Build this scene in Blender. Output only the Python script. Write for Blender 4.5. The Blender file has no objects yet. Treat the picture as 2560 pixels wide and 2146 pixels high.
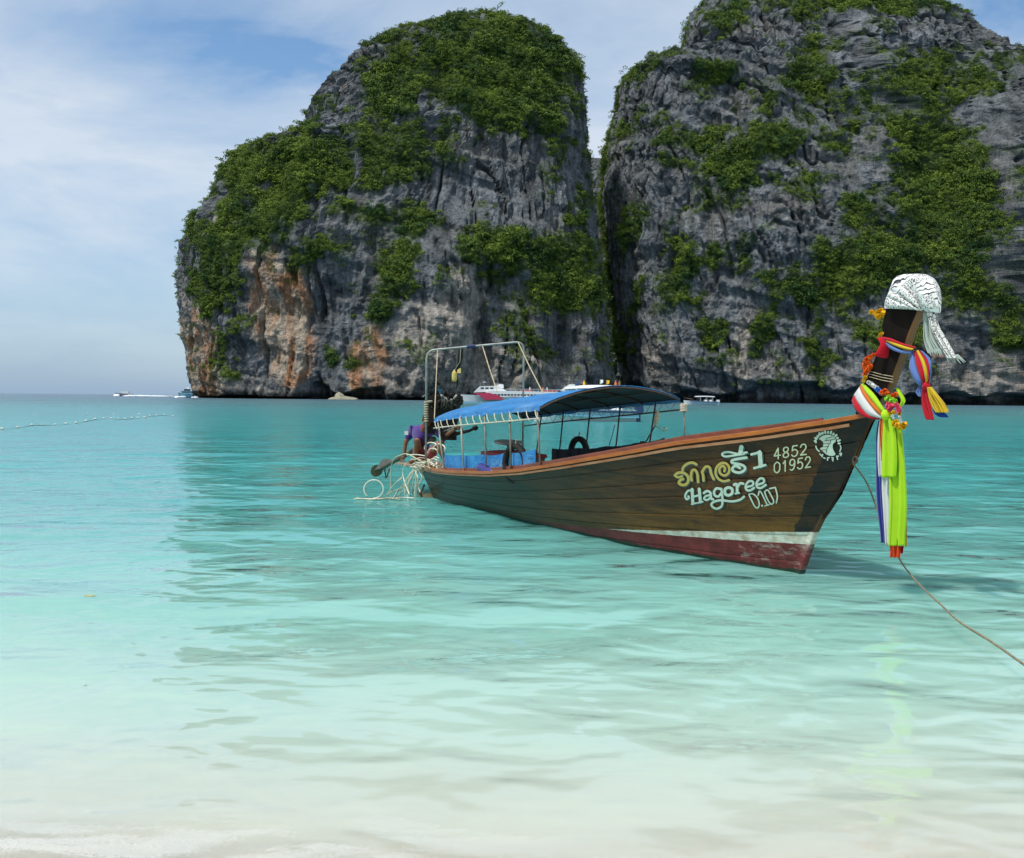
import bpy, math, random
import numpy as np
from mathutils import Matrix, Vector
from mathutils.bvhtree import BVHTree
random.seed(7); rng = np.random.default_rng(11)
S = bpy.context.scene
COL = S.collection

# ---------------------------------------------------------------- camera, sky, sun, exposure
FPX, CX, CY, CAM_H = 2500.0, 1280.0, 1073.0, 1.7
ROLL = 0.0095
PITCH = math.atan(77.3 / FPX)
Fv = np.array([0, math.cos(PITCH), -math.sin(PITCH)])
R0 = np.array([1.0, 0, 0]); U0 = np.cross(R0, Fv)
Rv = R0 * math.cos(ROLL) + U0 * math.sin(ROLL)
Uv = -R0 * math.sin(ROLL) + U0 * math.cos(ROLL)
CAM = np.array([0, 0, CAM_H])
cam_d = bpy.data.cameras.new('camera'); cam_o = bpy.data.objects.new('camera', cam_d); COL.objects.link(cam_o)
M = Matrix.Identity(4)
for i in range(3):
    M[i][0] = Rv[i]; M[i][1] = Uv[i]; M[i][2] = -Fv[i]; M[i][3] = CAM[i]
cam_o.matrix_world = M
cam_d.sensor_width = 36; cam_d.lens = 36 * FPX / 2560
cam_d.clip_start = 0.1; cam_d.clip_end = 20000
S.camera = cam_o

SUN_DIR = np.array([-0.84, -0.54, 0]); SUN_DIR /= np.linalg.norm(SUN_DIR)   # horizontal direction towards the sun
SUN_EL = math.radians(63)
sd = np.array([SUN_DIR[0] * math.cos(SUN_EL), SUN_DIR[1] * math.cos(SUN_EL), math.sin(SUN_EL)])
sl = bpy.data.lights.new('sun', 'SUN'); sl.energy = 3.6; sl.angle = math.radians(0.5); sl.color = (1.0, 0.96, 0.89)
so = bpy.data.objects.new('sun', sl); COL.objects.link(so)
so.rotation_euler = Vector(-sd).to_track_quat('-Z', 'Y').to_euler()

W = bpy.data.worlds.new('World'); S.world = W; W.use_nodes = True
nt = W.node_tree; nt.nodes.clear()
def N(nt, t, **kw):
    n = nt.nodes.new(t)
    for k, v in kw.items():
        if k == 'in_':
            for a, b in v.items(): n.inputs[a].default_value = b
        else: setattr(n, k, v)
    return n
def mth(nt, op, a, b=None, c=None, clamp=False):
    n = nt.nodes.new('ShaderNodeMath'); n.operation = op; n.use_clamp = clamp
    for i, v in enumerate((a, b, c)):
        if v is None: continue
        if isinstance(v, (int, float)): n.inputs[i].default_value = v
        else: nt.links.new(v, n.inputs[i])
    return n.outputs[0]
def mixc(nt, fac, a, b, blend='MIX'):
    n = nt.nodes.new('ShaderNodeMix'); n.data_type = 'RGBA'; n.blend_type = blend
    for i, v in ((0, fac), (6, a), (7, b)):
        if isinstance(v, (int, float)): n.inputs[i].default_value = v
        elif isinstance(v, (tuple, list)): n.inputs[i].default_value = (*v[:3], 1)
        else: nt.links.new(v, n.inputs[i])
    return n.outputs[2]
def ramp(nt, x, stops, interp='LINEAR'):
    n = nt.nodes.new('ShaderNodeValToRGB'); cr = n.color_ramp; cr.interpolation = interp
    while len(cr.elements) < len(stops): cr.elements.new(0.5)
    for e, (p, c) in zip(cr.elements, stops):
        e.position = p; e.color = (c, c, c, 1) if isinstance(c, (int, float)) else (*c, 1)
    if x is not None: nt.links.new(x, n.inputs[0])
    return n.outputs[0]
def noise(nt, vec, scale, detail=4, rough=0.55, dist=0.0, col=False):
    n = nt.nodes.new('ShaderNodeTexNoise'); n.inputs['Scale'].default_value = scale
    n.inputs['Detail'].default_value = detail; n.inputs['Roughness'].default_value = rough; n.inputs['Distortion'].default_value = dist
    if vec is not None: nt.links.new(vec, n.inputs['Vector'])
    return n.outputs['Color' if col else 'Fac']
def mapping(nt, vec, scale=(1, 1, 1), rot=(0, 0, 0), loc=(0, 0, 0)):
    n = nt.nodes.new('ShaderNodeMapping'); n.inputs['Scale'].default_value = scale; n.inputs['Rotation'].default_value = rot; n.inputs['Location'].default_value = loc
    nt.links.new(vec, n.inputs['Vector']); return n.outputs[0]

SKY_STR = 0.1
sky = N(nt, 'ShaderNodeTexSky', sky_type='NISHITA', sun_disc=False, sun_elevation=SUN_EL, sun_rotation=math.atan2(sd[0], sd[1]), air_density=1.0, dust_density=0.6, ozone_density=2.0)
tc = N(nt, 'ShaderNodeTexCoord'); sep = N(nt, 'ShaderNodeSeparateXYZ'); nt.links.new(tc.outputs['Generated'], sep.inputs[0])
dx, dy, dz = sep.outputs
zz = mth(nt, 'ADD', mth(nt, 'MAXIMUM', dz, 0.0), 0.26)
cmb = N(nt, 'ShaderNodeCombineXYZ'); nt.links.new(mth(nt, 'DIVIDE', dx, zz), cmb.inputs[0]); nt.links.new(mth(nt, 'DIVIDE', dy, zz), cmb.inputs[1])
v1 = mapping(nt, cmb.outputs[0], scale=(1.1, 1.3, 1), rot=(0, 0, 0.35), loc=(3.1, 1.7, 0))
c1 = noise(nt, v1, 1.1, 8, 0.58, 0.5)
v2 = mapping(nt, cmb.outputs[0], scale=(1.5, 2.6, 1), rot=(0, 0, 0.25))
c2 = noise(nt, v2, 1.6, 8, 0.6, 0.3)
cl = mth(nt, 'ADD', mth(nt, 'MULTIPLY', c1, 0.75), mth(nt, 'MULTIPLY', c2, 0.25))
def skyblob(px, py, sx, sy):          # clear gap in the cloud, a soft patch round one direction
    d = Fv + Rv * ((px - CX) / FPX) - Uv * ((py - CY) / FPX); d /= np.linalg.norm(d)
    a = mth(nt, 'DIVIDE', mth(nt, 'SUBTRACT', dx, float(d[0])), sx)
    b = mth(nt, 'DIVIDE', mth(nt, 'SUBTRACT', dz, float(d[2])), sy)
    q = mth(nt, 'ADD', mth(nt, 'MULTIPLY', a, a), mth(nt, 'MULTIPLY', b, b))
    return mth(nt, 'EXPONENT', mth(nt, 'MULTIPLY', q, -1.0))
gap = mth(nt, 'ADD', skyblob(700, 150, 0.105, 0.036), skyblob(2560, 40, 0.09, 0.05))
gapn = ramp(nt, noise(nt, v2, 1.2, 6, 0.6, 0.6), [(0.3, 0.35), (0.65, 1.15)])
cl = mth(nt, 'SUBTRACT', mth(nt, 'ADD', cl, 0.05), mth(nt, 'MULTIPLY', mth(nt, 'MULTIPLY', gap, gapn), 0.34))
cfac = ramp(nt, cl, [(0.28, 0.0), (0.44, 0.55), (0.60, 0.95)])
base_sky = mixc(nt, 1.0, sky.outputs[0], (1.15, 1.42, 1.55), 'MULTIPLY')
# hazy lower sky over the sea
haze_f = mth(nt, 'MULTIPLY', mth(nt, 'EXPONENT', mth(nt, 'MULTIPLY', mth(nt, 'MAXIMUM', dz, 0.0), -7.0)), 0.9)
k = 1.0 / SKY_STR
hz = mixc(nt, haze_f, base_sky, (0.31 * k, 0.44 * k, 0.62 * k))
cloudc = ramp(nt, c1, [(0.35, (0.57, 0.68, 0.81)), (0.65, (0.78, 0.84, 0.91))])
cloudc = mixc(nt, 1.0, cloudc, (k, k, k), 'MULTIPLY')
lowfade = mth(nt, 'SUBTRACT', 1.0, mth(nt, 'EXPONENT', mth(nt, 'MULTIPLY', mth(nt, 'MAXIMUM', dz, 0.0), -9.0)))
skyc = mixc(nt, mth(nt, 'MULTIPLY', cfac, lowfade), hz, cloudc)
bg = N(nt, 'ShaderNodeBackground'); bg.inputs['Strength'].default_value = SKY_STR
nt.links.new(skyc, bg.inputs[0])
wo = N(nt, 'ShaderNodeOutputWorld'); nt.links.new(bg.outputs[0], wo.inputs[0])
S.view_settings.view_transform = 'Standard'; S.view_settings.look = 'None'; S.view_settings.exposure = 0.0; S.view_settings.gamma = 1.0
S.view_settings.use_curve_mapping = False
S.cycles.max_bounces = 6; S.cycles.diffuse_bounces = 2; S.cycles.glossy_bounces = 3; S.cycles.transparent_max_bounces = 8
S.cycles.caustics_reflective = False; S.cycles.caustics_refractive = False
S.cycles.sample_clamp_indirect = 4.0
try: S.cycles.use_denoising = True
except Exception: pass

# ---------------------------------------------------------------- picture <-> place
def ray(x, y): return Fv + Rv * ((x - CX) / FPX) - Uv * ((y - CY) / FPX)
def proj(P):
    d = np.asarray(P, float) - CAM; z = d @ Fv
    return CX + FPX * (d @ Rv) / z, CY - FPX * (d @ Uv) / z
def at(x, y, Y):
    d = ray(x, y); return CAM + d * (Y / d[1])
def on_water(x, y, z=0.0):
    d = ray(x, y); return CAM + d * ((z - CAM_H) / d[2])
# boat frame: origin where the stem meets the water, x forward, y to the far side, z up
B0 = np.array([2.838, 9.898, 0.0]); E1 = np.array([0.46865, -0.88338, 0]); E2 = np.array([0.88338, 0.46865, 0])
def bp(x, y, off):                    # point of the boat seen at picture point x, y on the lengthwise plane 'off' from the keel
    d = ray(x, y); t = (off - (CAM - B0) @ E2) / (d @ E2); P = CAM + t * d
    return np.array([(P - B0) @ E1, off, P[2]])
def b2w(p): p = np.asarray(p, float); return B0 + p[..., 0:1] * E1 + p[..., 1:2] * E2 + p[..., 2:3] * np.array([0, 0, 1.0])
def bw(x, y, off): return b2w(bp(x, y, off))

# ---------------------------------------------------------------- mesh builders: each returns (verts, faces)
def merge(*parts):
    V, F, n = [], [], 0
    for v, f in parts:
        v = np.asarray(v, float).reshape(-1, 3); V.append(v)
        F += [tuple(i + n for i in q) for q in f]; n += len(v)
    return np.vstack(V), F
def box(c, s, rot=None):
    c = np.array(c, float); s = np.array(s, float) / 2
    v = np.array([[x, y, z] for x in (-1, 1) for y in (-1, 1) for z in (-1, 1)], float) * s
    if rot is not None: v = v @ np.array(rot).T
    return v + c, [(0, 1, 3, 2), (4, 6, 7, 5), (0, 4, 5, 1), (2, 3, 7, 6), (0, 2, 6, 4), (1, 5, 7, 3)]
def smooth_path(P, n=8):
    P = np.asarray(P, float)
    if len(P) < 3: return P
    Q = np.vstack([2 * P[0] - P[1], P, 2 * P[-1] - P[-2]]); out = []
    for i in range(1, len(Q) - 2):
        p0, p1, p2, p3 = Q[i - 1:i + 3]
        for t in np.linspace(0, 1, n, endpoint=False):
            out.append(0.5 * ((2 * p1) + (-p0 + p2) * t + (2 * p0 - 5 * p1 + 4 * p2 - p3) * t * t + (-p0 + 3 * p1 - 3 * p2 + p3) * t ** 3))
    out.append(P[-1]); return np.array(out)
def tube(P, r, n=8, smooth=0, cap=True, flat=1.0):
    if smooth:
        if not np.isscalar(r):
            r = np.interp(np.linspace(0, 1, (len(P) - 1) * smooth + 1), np.linspace(0, 1, len(P)), r)
        P = smooth_path(P, smooth)
    P = np.asarray(P, float); m = len(P); r = np.full(m, r) if np.isscalar(r) else np.asarray(r)
    T = np.gradient(P, axis=0); T /= np.linalg.norm(T, axis=1)[:, None] + 1e-9
    up = np.array([0, 0, 1.0]) if abs(T[0][2]) < 0.9 else np.array([1.0, 0, 0])
    a = np.cross(T[0], up); a /= np.linalg.norm(a); V = []
    for i in range(m):
        a = a - (a @ T[i]) * T[i]; a /= np.linalg.norm(a) + 1e-9; b = np.cross(T[i], a)
        for k in range(n):
            th = 2 * math.pi * k / n; V.append(P[i] + r[i] * (math.cos(th) * a + flat * math.sin(th) * b))
    F = [(i * n + k, i * n + (k + 1) % n, (i + 1) * n + (k + 1) % n, (i + 1) * n + k) for i in range(m - 1) for k in range(n)]
    if cap: F += [tuple(range(n))[::-1], tuple((m - 1) * n + k for k in range(n))]
    return np.array(V), F
def lathe(c, prof, n=16, axis=(0, 0, 1)):
    ax = Vector(axis).normalized(); q = Vector((0, 0, 1)).rotation_difference(ax).to_matrix(); q = np.array(q)
    V = []; F = []
    for (r, z) in prof:
        for k in range(n):
            th = 2 * math.pi * k / n; V.append(q @ np.array([r * math.cos(th), r * math.sin(th), z]) + np.array(c))
    for i in range(len(prof) - 1):
        for k in range(n): F.append((i * n + k, i * n + (k + 1) % n, (i + 1) * n + (k + 1) % n, (i + 1) * n + k))
    F += [tuple(range(n))[::-1], tuple((len(prof) - 1) * n + k for k in range(n))]
    return np.array(V), F
def ball(c, r, n=10, m=7, jit=0.0):
    r = np.array([r] * 3 if np.isscalar(r) else r, float); V = []; F = []
    for i in range(m + 1):
        ph = math.pi * i / m
        for k in range(n):
            th = 2 * math.pi * k / n; j = 1 + jit * random.uniform(-1, 1)
            V.append(np.array([math.sin(ph) * math.cos(th), math.sin(ph) * math.sin(th), math.cos(ph)]) * r * j + np.array(c))
    for i in range(m):
        for k in range(n): F.append((i * n + k, (i + 1) * n + k, (i + 1) * n + (k + 1) % n, i * n + (k + 1) % n))
    return np.array(V), F
def torus(c, R, r, u, v, n=24, m=8, a0=0, a1=2 * math.pi, sq=1.0):
    c, u, v = (np.array(q, float) for q in (c, u, v)); w = np.cross(u, v); V = []; F = []
    full = abs(a1 - a0 - 2 * math.pi) < 1e-6; st = n if full else n + 1
    for i in range(st):
        a = a0 + (a1 - a0) * i / n; d = math.cos(a) * u + math.sin(a) * v
        for k in range(m):
            b = 2 * math.pi * k / m; V.append(c + d * (R + r * math.cos(b)) + w * r * sq * math.sin(b))
    for i in range(n):
        for k in range(m):
            j = (i + 1) % st; F.append((i * m + k, i * m + (k + 1) % m, j * m + (k + 1) % m, j * m + k))
    return np.array(V), F
def grid(fn, us, vs, closed_u=False):
    V = [fn(u, v) for u in us for v in vs]; nu, nv = len(us), len(vs)
    F = [(i * nv + j, ((i + 1) % nu) * nv + j, ((i + 1) % nu) * nv + j + 1, i * nv + j + 1) for i in range(nu if closed_u else nu - 1) for j in range(nv - 1)]
    return np.array(V, float), F
def thicken(vf, d):                    # closed sheet of thickness |d| (d is a vector or callable offset)
    V, F = vf; V = np.asarray(V); n = len(V); d = np.array(d, float)
    edges = {}
    for f in F:
        for a, b in zip(f, f[1:] + f[:1]): edges[(a, b)] = edges.get((a, b), 0) + 1
    G = list(F) + [tuple(i + n for i in f[::-1]) for f in F]
    for (a, b) in edges:
        if (b, a) not in edges: G.append((b, a, a + n, b + n))
    return np.vstack([V, V + d]), G
def prism(poly, d):                    # planar polygon (3D points) pushed along vector d
    P = np.asarray(poly, float); n = len(P); d = np.array(d, float)
    return np.vstack([P, P + d]), [tuple(range(n))[::-1], tuple(range(n, 2 * n))] + [(i, (i + 1) % n, n + (i + 1) % n, n + i) for i in range(n)]

FRAME = {}
def thing(name, label, cat, loc, group=None, rotz=0.0):
    o = bpy.data.objects.new(name, None); COL.objects.link(o); o.location = tuple(loc); o.rotation_euler = (0, 0, rotz); o.empty_display_size = 0.1
    o['label'] = label; o['category'] = cat
    if group: o['group'] = group
    FRAME[o.name] = np.array((Matrix.Translation(Vector(loc)) @ Matrix.Rotation(rotz, 4, 'Z')).inverted()); return o
def obj(name, vf, mat, parent=None, label=None, cat=None, group=None, kind=None, smooth=False, local=False, origin=None):
    V, F = vf; V = np.asarray(V, float).reshape(-1, 3)
    if parent is not None:
        fr = FRAME[parent.name]
        if not local: V = V @ fr[:3, :3].T + fr[:3, 3]
    elif origin is not None:
        V = V - np.array(origin)
    me = bpy.data.meshes.new(name); me.from_pydata(V.tolist(), [], F); me.update()
    if smooth: me.shade_smooth()
    for m in (mat if isinstance(mat, (list, tuple)) else [mat]): me.materials.append(m)
    o = bpy.data.objects.new(name, me); COL.objects.link(o)
    if parent is not None: o.parent = parent; FRAME[o.name] = FRAME[parent.name]
    elif origin is not None:
        o.location = tuple(origin)
    if label: o['label'] = label
    if cat: o['category'] = cat
    if group: o['group'] = group
    if kind: o['kind'] = kind
    return o
def solo(name, vf, mat, label, cat, group=None, smooth=False, kind=None):
    V = np.asarray(vf[0], float); c = (V.min(0) + V.max(0)) / 2; c[2] = V[:, 2].min()
    return obj(name, vf, mat, None, label, cat, group, kind, smooth, origin=c)

# ---------------------------------------------------------------- materials
def mat(name, col, rough=0.6, metal=0.0, spec=0.5, var=0.18, nscale=8.0, bump=0.0, bscale=40.0, coat=0.0, stretch=(1, 1, 1), col2=None, alpha=None, trans=0.0):
    m = bpy.data.materials.new(name); m.use_nodes = True; nt = m.node_tree; b = nt.nodes['Principled BSDF']
    tc = N(nt, 'ShaderNodeTexCoord'); v = mapping(nt, tc.outputs['Object'], scale=stretch)
    f = noise(nt, v, nscale, 5, 0.6)
    f = ramp(nt, f, [(0.3, 0.0), (0.7, 1.0)])
    c2 = col2 if col2 else tuple(min(1, c * (1 + var)) for c in col); c1_ = col if col2 else tuple(c * (1 - var) for c in col)
    nt.links.new(mixc(nt, f, c1_, c2), b.inputs['Base Color'])
    b.inputs['Roughness'].default_value = rough; b.inputs['Metallic'].default_value = metal
    b.inputs['Specular IOR Level'].default_value = spec; b.inputs['Coat Weight'].default_value = coat
    if bump:
        bn = N(nt, 'ShaderNodeBump'); bn.inputs['Strength'].default_value = 1.0; bn.inputs['Distance'].default_value = bump
        nt.links.new(noise(nt, v, bscale, 4, 0.6), bn.inputs['Height']); nt.links.new(bn.outputs[0], b.inputs['Normal'])
    return m
def fabric(name, col, var=0.1, rough=0.8, glow=0.35):
    m = bpy.data.materials.new(name); m.use_nodes = True; nt = m.node_tree; b = nt.nodes['Principled BSDF']
    tc = N(nt, 'ShaderNodeTexCoord'); f = noise(nt, tc.outputs['Object'], 6, 4, 0.6)
    c = mixc(nt, f, tuple(x * (1 - var) for x in col), tuple(min(1, x * (1 + var)) for x in col))
    nt.links.new(c, b.inputs['Base Color']); b.inputs['Roughness'].default_value = rough; b.inputs['Specular IOR Level'].default_value = 0.2
    b.inputs['Sheen Weight'].default_value = 0.2
    tr = N(nt, 'ShaderNodeBsdfTranslucent'); nt.links.new(c, tr.inputs[0]); mx = N(nt, 'ShaderNodeMixShader'); mx.inputs[0].default_value = glow
    nt.links.new(b.outputs[0], mx.inputs[1]); nt.links.new(tr.outputs[0], mx.inputs[2])
    nt.links.new(mx.outputs[0], nt.nodes['Material Output'].inputs[0])
    bn = N(nt, 'ShaderNodeBump'); bn.inputs['Distance'].default_value = 0.002
    nt.links.new(noise(nt, tc.outputs['Object'], 90, 3, 0.6), bn.inputs['Height']); nt.links.new(bn.outputs[0], b.inputs['Normal'])
    return m

# ---------------------------------------------------------------- numpy noise
def _hash(ix, iy, iz, s):
    h = (ix * 374761393 + iy * 668265263 + iz * 2147483647 + s * 974711) & 0xFFFFFFFF
    h = ((h ^ (h >> 13)) * 1274126177) & 0xFFFFFFFF
    h = ((h ^ (h >> 16)) * 2246822519) & 0xFFFFFFFF
    return ((h ^ (h >> 15)) & 0xFFFFFF) / float(0xFFFFFF)
def vnoise(P, s=0):
    P = np.asarray(P, float); I = np.floor(P).astype(np.int64); f = P - I; f = f * f * f * (f * (f * 6 - 15) + 10)
    r = 0
    for dx_ in (0, 1):
        for dy_ in (0, 1):
            for dz_ in (0, 1):
                w = (f[..., 0] if dx_ else 1 - f[..., 0]) * (f[..., 1] if dy_ else 1 - f[..., 1]) * (f[..., 2] if dz_ else 1 - f[..., 2])
                r = r + w * _hash(I[..., 0] + dx_, I[..., 1] + dy_, I[..., 2] + dz_, s)
    return r * 2 - 1
def fbm(P, o=4, s=0, g=0.5, ridged=False):
    P = np.array(P, float); a, t, r = 1.0, 0.0, 0
    for i in range(o):
        n = vnoise(P + 17.3 * i, s + i)
        if ridged: n = 1 - 2 * np.abs(n)
        r = r + a * n; t += a; a *= g; P = P * 2.03
    return r / t

# ================================================================ SEA BED, BEACH, WATER
def ncoord(nt): return N(nt, 'ShaderNodeTexCoord').outputs['Object']
# sand sheet
def sand_z(X, Y):
    d = Y - 3.15 - 0.12 * np.sin(X * 0.9 + 0.6) - 0.02 * X
    z = np.where(d < 0, -d * 0.09, -d * 0.055)
    z = np.where(d > 16, -0.88 - (d - 16) * 0.02, z); return np.maximum(z, -9.0)
ys = np.concatenate([np.linspace(-40, 2, 12), np.linspace(2.4, 12, 70), np.geomspace(12.4, 12000, 50)])
xs0 = np.linspace(-1, 1, 61)
V = []; 
for y in ys:
    w = max(60.0, abs(y) * 1.6)
    for u in xs0:
        x = w * (abs(u) ** 2.2) * np.sign(u); V.append((x, y, 0))
V = np.array(V); V[:, 2] = sand_z(V[:, 0], V[:, 1]) + 0.012 * fbm(V * np.array([0.8, 1.6, 1]), 3, 5)
F = [(i * 61 + j, i * 61 + j + 1, (i + 1) * 61 + j + 1, (i + 1) * 61 + j) for i in range(len(ys) - 1) for j in range(60)]
m = bpy.data.materials.new('white coral sand'); m.use_nodes = True; t = m.node_tree; b = t.nodes['Principled BSDF']
v = ncoord(t); n1 = noise(t, v, 1.2, 5, 0.6); n2 = noise(t, v, 260, 2, 0.5)
c = mixc(t, ramp(t, n1, [(0.35, 0.0), (0.65, 1.0)]), (0.66, 0.63, 0.54), (0.76, 0.74, 0.66)); c = mixc(t, mth(t, 'MULTIPLY', n2, 0.2), c, (0.48, 0.43, 0.34))
t.links.new(c, b.inputs['Base Color']); b.inputs['Roughness'].default_value = 0.75; b.inputs['Specular IOR Level'].default_value = 0.3
bn = N(t, 'ShaderNodeBump'); bn.inputs['Distance'].default_value = 0.01; t.links.new(noise(t, v, 14, 5, 0.7), bn.inputs['Height']); t.links.new(bn.outputs[0], b.inputs['Normal'])
obj('sand', (V, F), m, kind='structure', smooth=True)

# water sheet with real swell close by; fine ripples come from the material
def wave(X, Y):
    z = 0
    r_ = np.random.default_rng(3)
    wx = X + 0.5 * vnoise(np.stack([X * 0.5, Y * 0.5, X * 0], -1), 31); wy = Y + 0.5 * vnoise(np.stack([X * 0.5, Y * 0.5, X * 0], -1), 32)
    for lam, amp, n in ((2.6, 0.013, 4), (1.3, 0.006, 5), (0.75, 0.0028, 6)):
        for i in range(n):
            a = math.pi / 2 + r_.uniform(-0.75, 0.75); kx, ky = math.cos(a), math.sin(a); l = lam * r_.uniform(0.8, 1.25)
            z = z + amp / math.sqrt(n) * np.sin(2 * math.pi * (kx * wx + ky * wy) / l + r_.uniform(0, 6.28))
    return z
wy_ = np.concatenate([np.arange(3.3, 30, 0.07), np.geomspace(30.1, 15000, 90)])
wu = np.linspace(-1, 1, 321); V = np.zeros((len(wy_), len(wu), 3))
for i, y in enumerate(wy_):
    w = max(9.0, 0.66 * y + 4); V[i, :, 0] = wu * w
    if y > 30: V[i, :, 0] = np.sign(wu) * np.abs(wu) ** (1 + min(1.2, (y - 30) / 200)) * (w * (1 + min(3, (y - 30) / 200)))
    V[i, :, 1] = y
fade = np.clip((60 - V[..., 1]) / 30, 0, 1) * np.clip((V[..., 1] - 3.3) / 2.5, 0.15, 1)
V[..., 2] = wave(V[..., 0], V[..., 1]) * fade
nu = len(wu)
F = [(i * nu + j, i * nu + j + 1, (i + 1) * nu + j + 1, (i + 1) * nu + j) for i in range(len(wy_) - 1) for j in range(nu - 1)]
m = bpy.data.materials.new('turquoise sea water'); m.use_nodes = True; t = m.node_tree; t.nodes.remove(t.nodes['Principled BSDF'])
v = ncoord(t); sp = N(t, 'ShaderNodeSeparateXYZ'); t.links.new(v, sp.inputs[0])
warp = noise(t, mapping(t, v, scale=(0.05, 0.12, 1)), 1.0, 4, 0.6)
yy = mth(t, 'MAXIMUM', sp.outputs[1], 1.0)
lg = mth(t, 'DIVIDE', mth(t, 'LOGARITHM', yy, math.e), math.log(1000.0))
warp2 = noise(t, mapping(t, v, scale=(0.004, 0.02, 1)), 1.0, 4, 0.6)
lgw = mth(t, 'ADD', lg, mth(t, 'ADD', mth(t, 'MULTIPLY', mth(t, 'SUBTRACT', warp, 0.5), 0.10), mth(t, 'MULTIPLY', mth(t, 'SUBTRACT', warp2, 0.5), 0.08)))
wcol = ramp(t, lgw, [(0.175, (0.65, 0.67, 0.57)), (0.225, (0.49, 0.655, 0.565)), (0.285, (0.28, 0.54, 0.46)), (0.335, (0.175, 0.455, 0.41)),
                     (0.385, (0.09, 0.345, 0.32)), (0.44, (0.062, 0.33, 0.32)), (0.53, (0.032, 0.275, 0.28)), (0.62, (0.014, 0.225, 0.225)),
                     (0.70, (0.010, 0.175, 0.18)), (0.78, (0.010, 0.115, 0.13)), (0.92, (0.025, 0.085, 0.13))])
alpha = ramp(t, lgw, [(0.165, 0.15), (0.19, 0.6), (0.24, 0.80), (0.32, 0.92), (0.40, 0.97), (0.5, 1.0)])
tr = N(t, 'ShaderNodeBsdfTransparent'); tcol = ramp(t, lgw, [(0.2, (1, 1, 1)), (0.30, (0.72, 0.97, 0.92)), (0.4, (0.4, 0.85, 0.82))]); t.links.new(tcol, tr.inputs[0])
df = N(t, 'ShaderNodeSubsurfaceScattering', falloff='BURLEY'); t.links.new(wcol, df.inputs['Color']); df.inputs['Scale'].default_value = 0.55; df.inputs['Radius'].default_value = (0.5, 1.0, 1.0)
m1 = N(t, 'ShaderNodeMixShader'); t.links.new(alpha, m1.inputs[0]); t.links.new(tr.outputs[0], m1.inputs[1]); t.links.new(df.outputs[0], m1.inputs[2])
# ripples: elongated along the shore, finer ones on top
r1 = noise(t, mapping(t, v, scale=(0.85, 1.15, 1), rot=(0, 0, 0.2)), 1.7, 2, 0.45, 0.25)
r2 = noise(t, mapping(t, v, scale=(1.5, 3.0, 1), rot=(0, 0, 0.25)), 2.0, 2, 0.5, 0.2)
r3 = noise(t, mapping(t, v, scale=(0.26, 0.30, 1)), 1.0, 2, 0.5)
far_f = mth(t, 'MINIMUM', 1.0, mth(t, 'DIVIDE', 14.0, yy))
hgt = mth(t, 'ADD', mth(t, 'MULTIPLY', r1, 0.074), mth(t, 'ADD', mth(t, 'MULTIPLY', r2, 0.0055), mth(t, 'MULTIPLY', r3, 0.35)))
bn = N(t, 'ShaderNodeBump'); bn.inputs['Strength'].default_value = 1.0; bn.inputs['Distance'].default_value = 1.0; t.links.new(hgt, bn.inputs['Height'])
gl = N(t, 'ShaderNodeBsdfGlossy'); t.links.new(ramp(t, lg, [(0.32, 0.015), (0.45, 0.07), (0.6, 0.18), (0.8, 0.28)]), gl.inputs['Roughness']); gl.inputs['Color'].default_value = (0.95, 0.97, 1, 1)
t.links.new(bn.outputs[0], gl.inputs['Normal'])
fr = N(t, 'ShaderNodeFresnel'); fr.inputs['IOR'].default_value = 1.33; t.links.new(bn.outputs[0], fr.inputs['Normal'])
frf = mth(t, 'MULTIPLY', fr.outputs[0], ramp(t, lg, [(0.33, 0.97), (0.45, 0.80), (0.60, 0.60), (0.80, 0.48)]))
m2 = N(t, 'ShaderNodeMixShader'); t.links.new(frf, m2.inputs[0]); t.links.new(m1.outputs[0], m2.inputs[1]); t.links.new(gl.outputs[0], m2.inputs[2])
t.links.new(m2.outputs[0], t.nodes['Material Output'].inputs[0])
obj('sea', (V.reshape(-1, 3), F), m, kind='structure', smooth=True)

# thin lacy foam left by the last wave along the beach
m = bpy.data.materials.new('wave foam'); m.use_nodes = True; t = m.node_tree; b = t.nodes['Principled BSDF']
v = ncoord(t); b.inputs['Base Color'].default_value = (0.86, 0.87, 0.85, 1); b.inputs['Roughness'].default_value = 0.35
a1 = noise(t, mapping(t, v, scale=(0.9, 2.6, 1)), 1.6, 6, 0.62, 0.6); a2 = noise(t, v, 60, 3, 0.6)
sp = N(t, 'ShaderNodeSeparateXYZ'); t.links.new(v, sp.inputs[0])
edge = ramp(t, mth(t, 'DIVIDE', mth(t, 'SUBTRACT', sp.outputs[1], 3.3), 1.3), [(0.0, 1.0), (0.35, 0.9), (0.62, 0.0)])
xl = ramp(t, mth(t, 'DIVIDE', mth(t, 'ADD', sp.outputs[0], 2.4), 4.8), [(0.0, 1.0), (0.4, 0.7), (0.62, 0.12), (1.0, 0.05)])
al = ramp(t, mth(t, 'ADD', a1, mth(t, 'MULTIPLY', mth(t, 'SUBTRACT', a2, 0.5), 0.25)), [(0.46, 0.0), (0.56, 1.0)])
t.links.new(mth(t, 'MULTIPLY', mth(t, 'MULTIPLY', al, mth(t, 'MULTIPLY', edge, xl)), 0.38), b.inputs['Alpha'])
bn = N(t, 'ShaderNodeBump'); bn.inputs['Distance'].default_value = 0.01; t.links.new(a2, bn.inputs['Height']); t.links.new(bn.outputs[0], b.inputs['Normal'])
fx = np.linspace(-4, 4, 90); fy = np.linspace(3.32, 4.75, 24)
V, F = grid(lambda x, y: (x, y, 0), fx, fy); V[:, 2] = wave(V[:, 0], V[:, 1]) * np.clip((V[:, 1] - 3.3) / 2.5, 0.15, 1) + 0.012
V[:, 2] = np.maximum(V[:, 2], sand_z(V[:, 0], V[:, 1]) + 0.02)
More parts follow.
